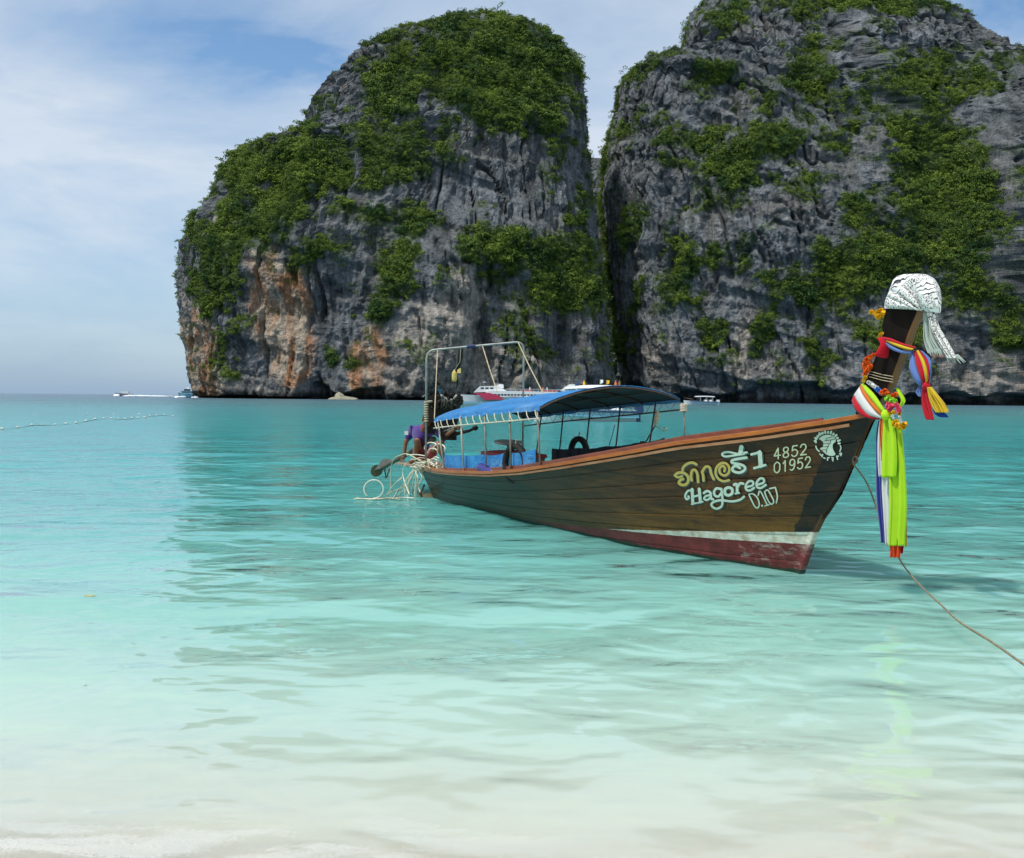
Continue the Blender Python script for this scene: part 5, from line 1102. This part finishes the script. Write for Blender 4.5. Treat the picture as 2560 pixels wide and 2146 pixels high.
# wrapped cap: closed loft round the prow head
caps = [((2215, 772), (2306, 776), .075), ((2222, 745), (2346, 785), .10), ((2232, 722), (2347, 750), .115), ((2240, 702), (2342, 722), .11), ((2250, 692), (2330, 696), .09), ((2262, 687), (2312, 686), .055), ((2275, 686), (2300, 685), .02)]
V = []; ncp = 40
ct = np.array([(a[0], a[1], c_[0], c_[1], w) for a, c_, w in caps]); ti = np.linspace(0, len(caps) - 1, 26)
caps = [((np.interp(q_, range(len(ct)), ct[:, 0]), np.interp(q_, range(len(ct)), ct[:, 1])), (np.interp(q_, range(len(ct)), ct[:, 2]), np.interp(q_, range(len(ct)), ct[:, 3])), np.interp(q_, range(len(ct)), ct[:, 4])) for q_ in ti]
for ci_, (a, c_, w) in enumerate(caps):
    pa, pc2 = bp(*a, 0), bp(*c_, 0)
    for k in range(ncp):
        th = 2 * math.pi * k / ncp; f = .5 - .5 * math.cos(th); fold = 1 + (.13 * math.sin(4 * th + ci_ * .42) + .07 * math.sin(9 * th - ci_ * .55 + 1) + .04 * math.sin(15 * th + ci_ * .9)) * (1 - .7 * ci_ / 26)
        V.append([pa[0] + (pc2[0] - pa[0]) * f, -w * math.copysign(abs(math.sin(th)) ** .6, math.sin(th)) * fold, pa[2] + (pc2[2] - pa[2]) * f])
F = [(i * ncp + k, i * ncp + (k + 1) % ncp, (i + 1) * ncp + (k + 1) % ncp, (i + 1) * ncp + k) for i in range(len(caps) - 1) for k in range(ncp)] + [tuple((len(caps) - 1) * ncp + k for k in range(ncp))]
cp_ = obj('wrapped_cap', (b2w(np.array(V)), F), PAT, SC, smooth=True); ss = cp_.modifiers.new('sub', 'SUBSURF'); ss.levels = ss.render_levels = 1
for k, rows in enumerate([[(2224, 726, 2216, 742), (2250, 742, 2240, 752), (2280, 762, 2270, 768), (2300, 774, 2292, 777)], [(2238, 708, 2226, 724), (2262, 722, 2250, 738), (2290, 752, 2280, 760), (2302, 772, 2298, 775)], [(2330, 700, 2296, 700), (2340, 730, 2290, 735), (2345, 760, 2300, 765), (2347, 782, 2312, 778)], [(2216, 742, 2215, 770), (2240, 752, 2236, 772), (2270, 764, 2266, 771), (2300, 772, 2298, 774)]]):
    band(rows, -.10, -.095, PAT, SC, 'scarf_fold', puff=.028)
PALEC = fabric('pale grey green fringe', (.50, .58, .52), glow=.3)
streamer([(2322, 782, 12), (2320, 810, 9), (2322, 845, 12), (2332, 870, 17), (2338, 884, 18)], -.04, 0, PALEC, SC, 'scarf_tail', 4, .018, 21)
streamer([(2330, 782, 10), (2336, 815, 8), (2350, 845, 10), (2368, 875, 11), (2382, 896, 10)], -.07, 0, PAT, SC, 'scarf_tail', 4, .016, 22)
for i in range(22):
    if i < 11: x0, y0, x1, y1 = 2322 + i * 3, 872 + (i % 3) * 2, 2324 + i * 3.2 + random.uniform(-3, 3), 886 + random.uniform(-2, 5)
    else: j = i - 11; x0, y0, x1, y1 = 2364 + j * 3, 892 - j * .5, 2370 + j * 4.2 + random.uniform(-3, 3), 904 + random.uniform(-6, 6)
    obj('fringe', tube([bw(x0, y0, -.06), bw((x0 + x1) / 2 + random.uniform(-1, 1), (y0 + y1) / 2, -.06), bw(x1, y1, -.06)], [.006, .005, .002], 5), PALEC, SC)

# flower garlands: strings of ruffled plastic flowers
def petal(c, r, seed, n=11):
    rr = np.random.default_rng(seed); V, F = [], []
    for i in range(n):
        d_ = rr.normal(size=3); d_ /= np.linalg.norm(d_); u_ = np.cross(d_, rr.normal(size=3)); u_ /= np.linalg.norm(u_); w_ = np.cross(d_, u_); k = len(V)
        for j in range(6):
            a = j * math.pi / 3; V.append(c + d_ * r * (.45 + .25 * (j % 2)) + (u_ * math.cos(a) + w_ * math.sin(a)) * r * .62)
        V.append(c + d_ * r * .25); F += [(k + j, k + (j + 1) % 6, k + 6) for j in range(6)]
    return np.array(V), F
def pet(c): return mat(c[0], c[1], .6, var=.15, nscale=30)
P_OR = pet(('orange petals', (.90, .16, .01))); P_YE = pet(('yellow petals', (.86, .50, .01))); P_WH = pet(('white petals', (.80, .80, .78))); P_BL = pet(('blue petals', (.03, .22, .70))); P_GR = pet(('lime petals', (.35, .75, .04))); P_PK = pet(('pink petals', (.85, .10, .18)))
def garland(name, label, items, anchor):
    G = thing(name, label, 'garland', anchor)
    for k, (x, y, rp, m_, o_) in enumerate(items):
        c0 = bw(x, y, o_); r_ = rp * np.linalg.norm(c0 - CAM) / FPX
        obj('flower', petal(c0, r_, 100 + k, 16), m_, G)
    return G
it = []
for (x, y, r) in ((2183, 888, 6), (2176, 893, 8), (2168, 899, 9), (2164, 908, 9), (2162, 918, 8), (2171, 907, 8), (2175, 917, 8), (2166, 928, 8), (2162, 936, 7), (2170, 925, 8)): it.append((x, y, r, P_OR, -.07))
garland('marigold_garland', 'bunched orange flower garland on the back edge of the prow', it, bw(2170, 930, -.07) - [0, 0, .1])
it = [(2163, 944, 6, P_YE, -.08), (2160, 952, 6, P_YE, -.08)]
for i in range(5): it.append((2172 + i * 5, 956 + i * 3.6, 6, P_WH, -.10))
for i in range(4): it.append((2192 + i * 4, 972 + i * 4, 7, P_BL, -.10))
for (x, y, r) in ((2205, 982, 8), (2212, 978, 8), (2218, 984, 7), (2232, 990, 8), (2240, 986, 7)): it.append((x, y, r, P_OR, -.11))
for (x, y, r) in ((2222, 993, 7), (2230, 1000, 7), (2238, 1003, 7), (2216, 998, 6), (2226, 1006, 6)): it.append((x, y, r, P_GR, -.13))
for (x, y, r) in ((2221, 1011, 8), (2228, 1016, 9), (2224, 1024, 8), (2241, 1013, 8), (2246, 1021, 8), (2247, 1029, 7), (2219, 1018, 7)): it.append((x, y, r, P_PK, -.14))
for (x, y, r) in ((2226, 1033, 6), (2234, 1031, 6), (2248, 1035, 6), (2236, 1060, 8), (2244, 1063, 9), (2252, 1067, 9), (2262, 1061, 8), (2258, 1068, 8), (2240, 1054, 6)): it.append((x, y, r, P_YE, -.14))
for (x, y, r) in ((2231, 1040, 4), (2233, 1047, 4), (2249, 1042, 4), (2251, 1050, 4), (2253, 1056, 4)): it.append((x, y, r, P_WH, -.15))
garland('flower_garland', 'multicoloured white, blue, orange, green, pink and yellow flower garland above the sash', it, bw(2215, 1060, -.1) - [0, 0, .1])
streamer([(2241, 970, 3), (2250, 985, 4), (2258, 1003, 4), (2250, 1018, 3)], .02, 0, LIME, SA, 'lime_loop', 1, .005, 31)
it = [(2178, 781, 7, P_YE, -.05), (2187, 783, 7, P_YE, -.05), (2195, 781, 8, P_YE, -.06), (2202, 778, 9, P_YE, -.05), (2209, 783, 8, P_YE, -.05), (2196, 792, 9, P_YE, -.07), (2202, 790, 8, P_YE, -.06), (2193, 787, 8, P_YE, -.06)]
G = garland('marigold_bunch', 'small bright yellow marigold bunch sticking out left of the prow head', it, bw(2200, 800, -.05))
obj('stalk', tube([bw(2205, 800, -.04), bw(2202, 785, -.05)], .005, 5), DARKM, G); 
it = [(2200, 838, 5, P_YE, -.05), (2205, 834, 5, P_YE, -.06)]
garland('marigold_sprig', 'tiny yellow sprig tucked above the red knot on the prow', it, bw(2202, 845, -.05))
for k, yy_ in enumerate((928, 935, 942)):
    solo('binding_wire', tube([bw(2172, yy_, -.052), bw(2205, yy_ + 9, -.058), bw(2233, yy_ + 14, -.052)], .0028, 4), ROPEM, ('uppermost', 'middle', 'lowest')[k] + ' of three thin cords round the prow above the garland', 'cord')

# ================================================================ BOATS AND BUOYS FARTHER OUT
GEL = mat('white gelcoat', (.82, .83, .82), .3, var=.05, coat=.3); GLASS = mat('dark tinted window', (.02, .025, .03), .12, spec=.8); PINK = mat('crimson hull band', (.55, .04, .10), .4); BLUEH = mat('pale blue hull', (.22, .46, .58), .4); NAVH = mat('navy hull stripe', (.02, .05, .14), .4); REDP = mat('red paint', (.5, .05, .05), .5)
ORH = mat('orange vest', (.7, .18, .03), .7)
def boat_hull(L, B_, H, fwd=1, sheer=.25, n=18, dr=.3):      # x forward = fwd
    def fn(u, tt):
        w = (1 - max(0, (u - .45) / .55) ** 2.2) * B_ / 2 * (.35 + .65 * tt ** .6); w = max(w, .01)
        return (fwd * (u - .5) * L + fwd * .10 * L * tt * max(0, u - .5), w, -dr + tt * (H + dr) + sheer * H * u * u * tt)
    us_ = np.linspace(0, 1, n); ts = np.linspace(0, 1, 6)
    A_ = grid(fn, us_, ts); Bv = [(x, -y, z) for x, y, z in A_[0]]
    top = grid(lambda u, k: np.array(fn(u, 1)) * [1, k, 1], us_, np.linspace(-1, 1, 3)); bk = grid(lambda tt, k: np.array(fn(0, tt)) * [1, k, 1], ts, np.linspace(-1, 1, 3))
    return merge(A_, (Bv, [f[::-1] for f in A_[1]]), top, bk)
def sh(vf, o, s=1): return np.asarray(vf[0], float) * s + np.asarray(o, float), vf[1]
def speedboat(x, y, Y, L, fwd, label, extra=False, name='speedboat'):
    o = at(x, y, Y); o[2] = 0; k = L / 9.0; T_ = thing(name, label, 'boat', o)
    A_ = lambda nm, vf, m_, p=None, sm=False: obj(nm, sh(vf, o, k), m_, p or T_, smooth=sm)
    A_('hull', boat_hull(9, 2.8, 1.05, fwd), GEL)
    A_('hull_band', merge(*[box((fwd * (-4.4 + i * .62), -1.39 + max(0, (i - 7)) ** 1.7 * .022, .86 + i * i * .0016), (.63, .05, .16)) for i in range(13)]), NAVH)
    A_('lower_hull_band', merge(*[box((fwd * (-4.4 + i * .62), -1.30 + max(0, (i - 7)) ** 1.7 * .024, .50 + i * i * .0016), (.63, .05, .30)) for i in range(12)]), BLUEH)
    roof = grid(lambda a, q_: (fwd * (-1.0 + a * 2.7) , q_ * 1.25, 2.45 + .16 * (1 - q_ * q_) - .10 * a * a), np.linspace(-1, 1, 12), np.linspace(-1, 1, 7)); A_('hardtop', thicken(roof, (0, 0, -.12)), GEL, sm=False)
    for xx in (-3.2, -1.6, .2):
        for yy_ in (-1.15, 1.15): A_('hardtop_post', tube([(fwd * xx, yy_, 1.0), (fwd * (xx + .15), yy_, 2.4)], .05, 6), GEL)
    A_('windscreen', thicken(grid(lambda a, q_: (fwd * (1.3 - .5 * a), q_ * 1.1, 1.15 + a * 1.15), np.linspace(0, 1, 3), np.linspace(-1, 1, 5)), (.04, 0, 0)), GLASS)
    A_('seat_row', merge(box((fwd * -2.6, 0, 1.25), (.7, 2.0, .55)), box((fwd * -1.2, 0, 1.25), (.7, 2.0, .55))), GEL)
    for yy_ in (-.7, .7): A_('outboard_motor', merge(box((fwd * -4.85, yy_, 1.15), (.6, .42, .75)), box((fwd * -4.8, yy_, .45), (.22, .2, .9))), NAVH if extra else GEL)
    A_('bow_rail', tube([(fwd * 2.2, -1.0, 1.6), (fwd * 3.8, -.55, 1.9), (fwd * 4.7, 0, 2.0), (fwd * 3.8, .55, 1.9), (fwd * 2.2, 1.0, 1.6)], .03, 5), STEEL)
    return T_, o, k
speedboat(1752, 1006, 330, 10.5, -1, 'small white speedboat with hardtop moored below the dark cliff notch')
T_, o_, k_ = speedboat(1462, 1054, 76, 7.6, -1, 'white speedboat with blue fender ball moored just behind the canopy', True)
obj('fender_ball', ball(at(1541, 1030, 87), .28, 12, 8), mat('blue fender', (.03, .12, .55), .4), T_, smooth=True)
for i, (x, y, cc_) in enumerate(((1440, 1040, ORH), (1482, 1038, NAVH), (1510, 1036, REDP), (1522, 1034, ORH))): 
    c0 = at(x, y, 86.5); obj('seated_passenger', merge(ball(c0, (.2, .16, .32), 8, 6), ball(c0 + [0, 0, .42], (.11, .11, .13), 8, 6)), cc_, T_)
# second hull whose raised white roof shows over the canopy
o = at(1478, 1012, 190); o[2] = 0
T_ = thing('tour_boat', 'white two deck tour boat with rounded roof and pennants above the canopy', 'boat', o)
A_ = lambda nm, vf, m_, sm=False: obj(nm, sh(vf, o), m_, T_, smooth=sm)
A_('hull', boat_hull(16, 4.2, 1.8, -1), GEL)
A_('cabin', merge(box((0, 0, 2.5), (11, 3.6, 1.3))), GEL)
for i in range(8): A_('cabin_window', box((-4.6 + i * 1.3, -1.81, 2.55), (.95, .04, .6)), GLASS)
rf = grid(lambda a, q_: (a * 6.6 + 1.4, q_ * 2.1, 3.55 + .55 * (1 - q_ * q_) * (1 - a ** 4) + .25 * (1 - a * a)), np.linspace(-1, 1, 18), np.linspace(-1, 1, 9)); A_('upper_roof', thicken(rf, (0, 0, -.12)), GEL)
A_('flybridge_screen', prism([(-6.0, -1.2, 3.2), (-3.0, -1.2, 3.2), (-3.2, -1.2, 4.4), (-4.2, -1.2, 4.4)], (0, 2.4, 0)), GEL)
for i, (x, z, cc_) in enumerate(((1.6, 5.4, GEL), (8.8 - 6, 5.3, P_YE))):
    A_('flagpole', tube([(x, 0, 3.8), (x, 0, z)], .04, 5), STEEL); A_('pennant', thicken(grid(lambda a, q_: (x + a * .6, .1 * math.sin(a * 5), z - .05 - q_ * .9 * (1 - .4 * a)), np.linspace(0, 1, 6), np.linspace(0, 1, 4)), (0, .02, 0)), cc_)
for x, cc_ in ((4.6, ORH), (5.3, SKIN), (-2.6, NAVH), (-1.4, P_YE)): A_('standing_passenger', merge(ball((x, 0, 4.5), (.24, .2, .45), 8, 6), ball((x, 0, 5.05), (.13, .13, .16), 8, 6)), cc_)
# ferry
o = at(1312, 1000, 300); o[2] = 0
T_ = thing('ferry', 'long white passenger ferry with crimson bow marking under the island', 'ferry', o)
FK = 0.78
A_ = lambda nm, vf, m_, p=None: obj(nm, sh(vf, o + (np.array([0.4, 0, 0]) if nm == 'hull' else np.array([-3.2, 0, 0])), FK), m_, p or T_)
A_('hull', (boat_hull(46, 8, 2.6, -1, .30, 26, .8)), GEL)
A_('boot_stripe', merge(*[box((-20 + i * 2.0, -4.02 + max(0, (8 - i)) ** 1.5 * .10, .35), (2.05, .06, .8)) for i in range(22)]), BLUEH)
A_('main_cabin', prism([(-13.5, -3.6, 2.6), (24, -3.6, 2.4), (24, -3.6, 4.6), (-9.5, -3.6, 5.0)], (0, 7.2, 0)), GEL)
for i in range(24): A_('cabin_window', box((-9.6 + i * 1.25, -3.63, 3.4), (.95, .05, .62)), GLASS)
wh = A_('wheelhouse', prism([(-15.6, -2.6, 4.2), (-3.0, -2.6, 4.9), (-5.0, -2.6, 6.2), (-6.6, -2.6, 6.8), (-13.2, -2.6, 6.6)], (0, 5.2, 0)), GEL)
for x in (-12.2, -10.4, -8.6): A_('wheelhouse_window', box((x, -2.63, 5.85), (1.3, .05, .62)), GLASS, wh)
A_('slanted_mast', prism([(-7.4, -.8, 6.3), (-4.0, -.8, 6.0), (-4.2, -.8, 7.4), (-5.6, -.8, 7.6)], (0, 1.6, 0)), GEL)
A_('radar_mast', tube([(-11.5, 0, 6.5), (-11.5, 0, 8.4)], .09, 6), STEEL); A_('radar_bar', box((-11.5, 0, 8.2), (1.3, .2, .2)), GEL)
A_('crimson_band', merge(prism([(-15.8, -3.66, 4.0), (-9.4, -3.66, 4.1), (-5.6, -3.66, 3.0), (-4.0, -3.66, 1.6), (-11.4, -3.66, 1.5), (-13.0, -3.66, 2.9)], (0, -.12, 0)), box((2.0, -3.70, 2.2), (4.2, .05, .45))), PINK)
for i in range(16): A_('deck_rail_post', box((-3 + i * 1.75, -3.4, 5.2), (.10, .1, .9)), GEL)
A_('deck_rail', merge(box((10, -3.4, 5.65), (27, .09, .09)), box((10, -3.4, 5.3), (27, .06, .06))), GEL); A_('red_bench', merge(box((4.5, -2.0, 5.1), (4.5, .6, .5)), box((14, -2.0, 5.1), (5, .6, .5))), REDP)
for x, cc_ in ((6, GEL), (11, ORH), (12.6, GEL), (17, NAVH), (20, P_YE)): A_('standing_passenger', merge(ball((x, -1, 5.7), (.26, .2, .5), 8, 6), ball((x, -1, 6.35), (.14, .14, .17), 8, 6)), cc_)
A_('funnel_wing', prism([(18.5, -1.5, 4.7), (23.8, -1.5, 4.7), (24.6, -1.5, 7.0), (21.6, -1.5, 7.0)], (0, 3, 0)), GEL)
# distant craft on the left with their wakes
WAKE = mat('white wake water', (.80, .84, .86), .5)
o = at(311, 988, 900); o[2] = 0; T_ = thing('motor_launch', 'distant dark hulled launch speeding left along the horizon', 'boat', o)
obj('hull', sh(boat_hull(15, 4, 2.2, -1, .5, 14), o), mat('grey violet hull', (.22, .22, .30), .5), T_); obj('cabin', sh(merge(box((1, 0, 3.4), (6.5, 3, 1.8)), box((1, 0, 4.6), (7.5, 3, .3))), o), GEL, T_)
solo('boat_wake', merge(*[ball(at(320 + i * 7.5, 988.6 + i * .06, 898) * [1, 1, 0] + [0, 0, .25], (5.2 - i * .12, 1.5, (1.3 - i * .05) * (.5 + .5 * abs(math.sin(i * 1.9)))), 10, 6, .2) for i in range(20)]), WAKE, 'white foam wake trailing behind the distant speeding launch', 'wake')
solo('bow_wave', ball(at(292, 988.4, 898) * [1, 1, 0] + [0, 0, .3], (3.4, 2, 1.4), 10, 6, .2), WAKE, 'small white bow wave in front of the distant launch', 'wave')
o = at(465, 989.5, 620); o[2] = 0; T_ = thing('catamaran_yacht', 'pale blue two deck yacht passing the foot of the island at left', 'yacht', o)
obj('hull', sh(boat_hull(9, 4.5, 2.4, -1, .35, 14), o), BLUEH, T_); obj('main_deck', sh(merge(box((.8, 0, 3.3), (6.4, 4, 1.4)), box((.8, 0, 4.1), (7.4, 4.2, .2))), o), BLUEH, T_)
obj('upper_deck', sh(merge(box((1.2, 0, 5.5), (4.6, 3.4, .2)), box((1.6, 0, 6.2), (1.6, 1.4, .9))), o), GEL, T_); obj('window_band', sh(box((1.0, -2.02, 3.5), (5.4, .06, .6)), o), GLASS, T_); obj('upper_window_band', sh(box((1.2, -1.4, 4.8), (4.0, .06, 1.1)), o), GLASS, T_); obj('bow_awning', sh(box((-3.6, 0, 3.4), (3.4, 3.6, .35)), o), GEL, T_)
solo('yacht_wake', merge(*[ball(at(446 + i * 6, 990.3, 618) * [1, 1, 0] + [0, 0, .2], (2.4, 1, .7), 8, 5, .2) for i in range(3)] + [ball(at(484 + i * 5, 990.4, 618) * [1, 1, 0] + [0, 0, .2], (1.8, 1, .5), 8, 5, .2) for i in range(2)]), WAKE, 'white foam round the pale blue yacht near the island', 'wake')
# buoy lines
fl = [(5, 1073, 7), (44, 1069, 6), (79, 1063, 6), (106, 1062, 4), (137, 1062, 5), (165, 1060, 6), (190, 1057.5, 6), (214, 1053, 6), (237, 1048.5, 6), (259, 1046.5, 5), (278, 1046.5, 5), (296, 1047, 4), (313, 1047.5, 5), (330, 1045.5, 5), (345, 1045, 5), (361, 1044, 5),
      (375, 1039.5, 4), (391, 1039, 4), (411, 1037.3, 4), (432, 1039.8, 4)]
ORD = 'first second third fourth fifth sixth seventh eighth ninth tenth eleventh twelfth thirteenth fourteenth fifteenth sixteenth seventeenth eighteenth nineteenth twentieth'.split()
FLT = mat('white buoy plastic', (.72, .70, .62), .5)
prev = None
for i, (x, y, w) in enumerate(fl):
    c0 = on_water(x, y + 1.2); r_ = w * np.linalg.norm(c0 - CAM) / FPX * .58
    T_ = solo('marker_float', ball(c0 + [0, 0, r_ * .5], (r_, r_ * .7, r_ * .62), 12, 8), FLT, 'white float on the buoy line, ' + ('nearest the left edge of the photo' if i == 0 else 'farthest out towards the island' if i == len(fl) - 1 else ORD[i] + ' float counting from the left edge'), 'float', group='white floats strung along the swimming area rope', smooth=True)
P = [on_water(x, y + 2.0) * [1, 1, 0] + [0, 0, .02] for x, y, w in [(-80, 1080, 0)] + fl]
solo('float_line', tube([p - [0, 0, .012 + .014 * (math.sin(k_ * 1.3) > .2)] for k_, p in enumerate(P)], .012, 5, smooth=3), mat('dark wet rope', (.05, .05, .04), .8), 'dark rope joining the row of white floats on the left', 'rope')
for (x, y, w) in ((88, 1031.5, 4), (219, 1033, 3), (284, 1035, 4), (348, 1035.5, 6)):
    c0 = on_water(x, y + 1.0); r_ = w * np.linalg.norm(c0 - CAM) / FPX * .45
    solo('mooring_buoy', ball(c0 + [0, 0, r_ * .3], (r_, r_ * .7, r_ * .6), 12, 8), FLT, 'small white mooring buoy beyond the curved line of floats, ' + {88: 'leftmost of four', 219: 'second from the left', 284: 'third from the left', 348: 'largest and rightmost'}[x], 'buoy', smooth=True)
# low rock at the foot of the island, leaf and shell in the shallows
c0 = on_water(855, 996.4); 
o_ = at(858, 994, 560); o_[2] = 0
def rockf(vf): V, F = vf; V = V.copy(); V[:, 2] = np.where(V[:, 2] > 0, V[:, 2] * (1 + .5 * vnoise(V * .3, 3)), V[:, 2]); return V, F
solo('shore_rock', merge(sh(rockf(ball((0, 0, 0), (8.5, 3.5, 1.6), 18, 10, .06)), o_), sh(rockf(ball((-2, 0, .2), (3.2, 2.5, 2.9), 14, 10, .08)), o_)), mat('pale dry rock', (.30, .28, .20), .9, var=.3, nscale=.6), 'low pale rock in front of the dark sea cave', 'rock')
c0 = on_water(226, 1496); solo('fallen_leaf', thicken(grid(lambda a, q_: c0 + np.array([a * .05, q_ * .022 * math.cos(a * 1.5), .02 + .006 * a * a]), np.linspace(-1, 1, 7), np.linspace(-1, 1, 4)), (0, 0, .003)), mat('yellow leaf', (.55, .42, .10), .6), 'small yellow leaf floating on the pale water at left', 'leaf')
c0 = on_water(214, 1721); solo('sea_shell', ball(c0 + [0, 0, .006], (.018, .013, .012), 12, 8, .08), mat('brown shell', (.16, .10, .07), .5), 'tiny brown shell at the surface of the left shallows', 'shell', smooth=True)
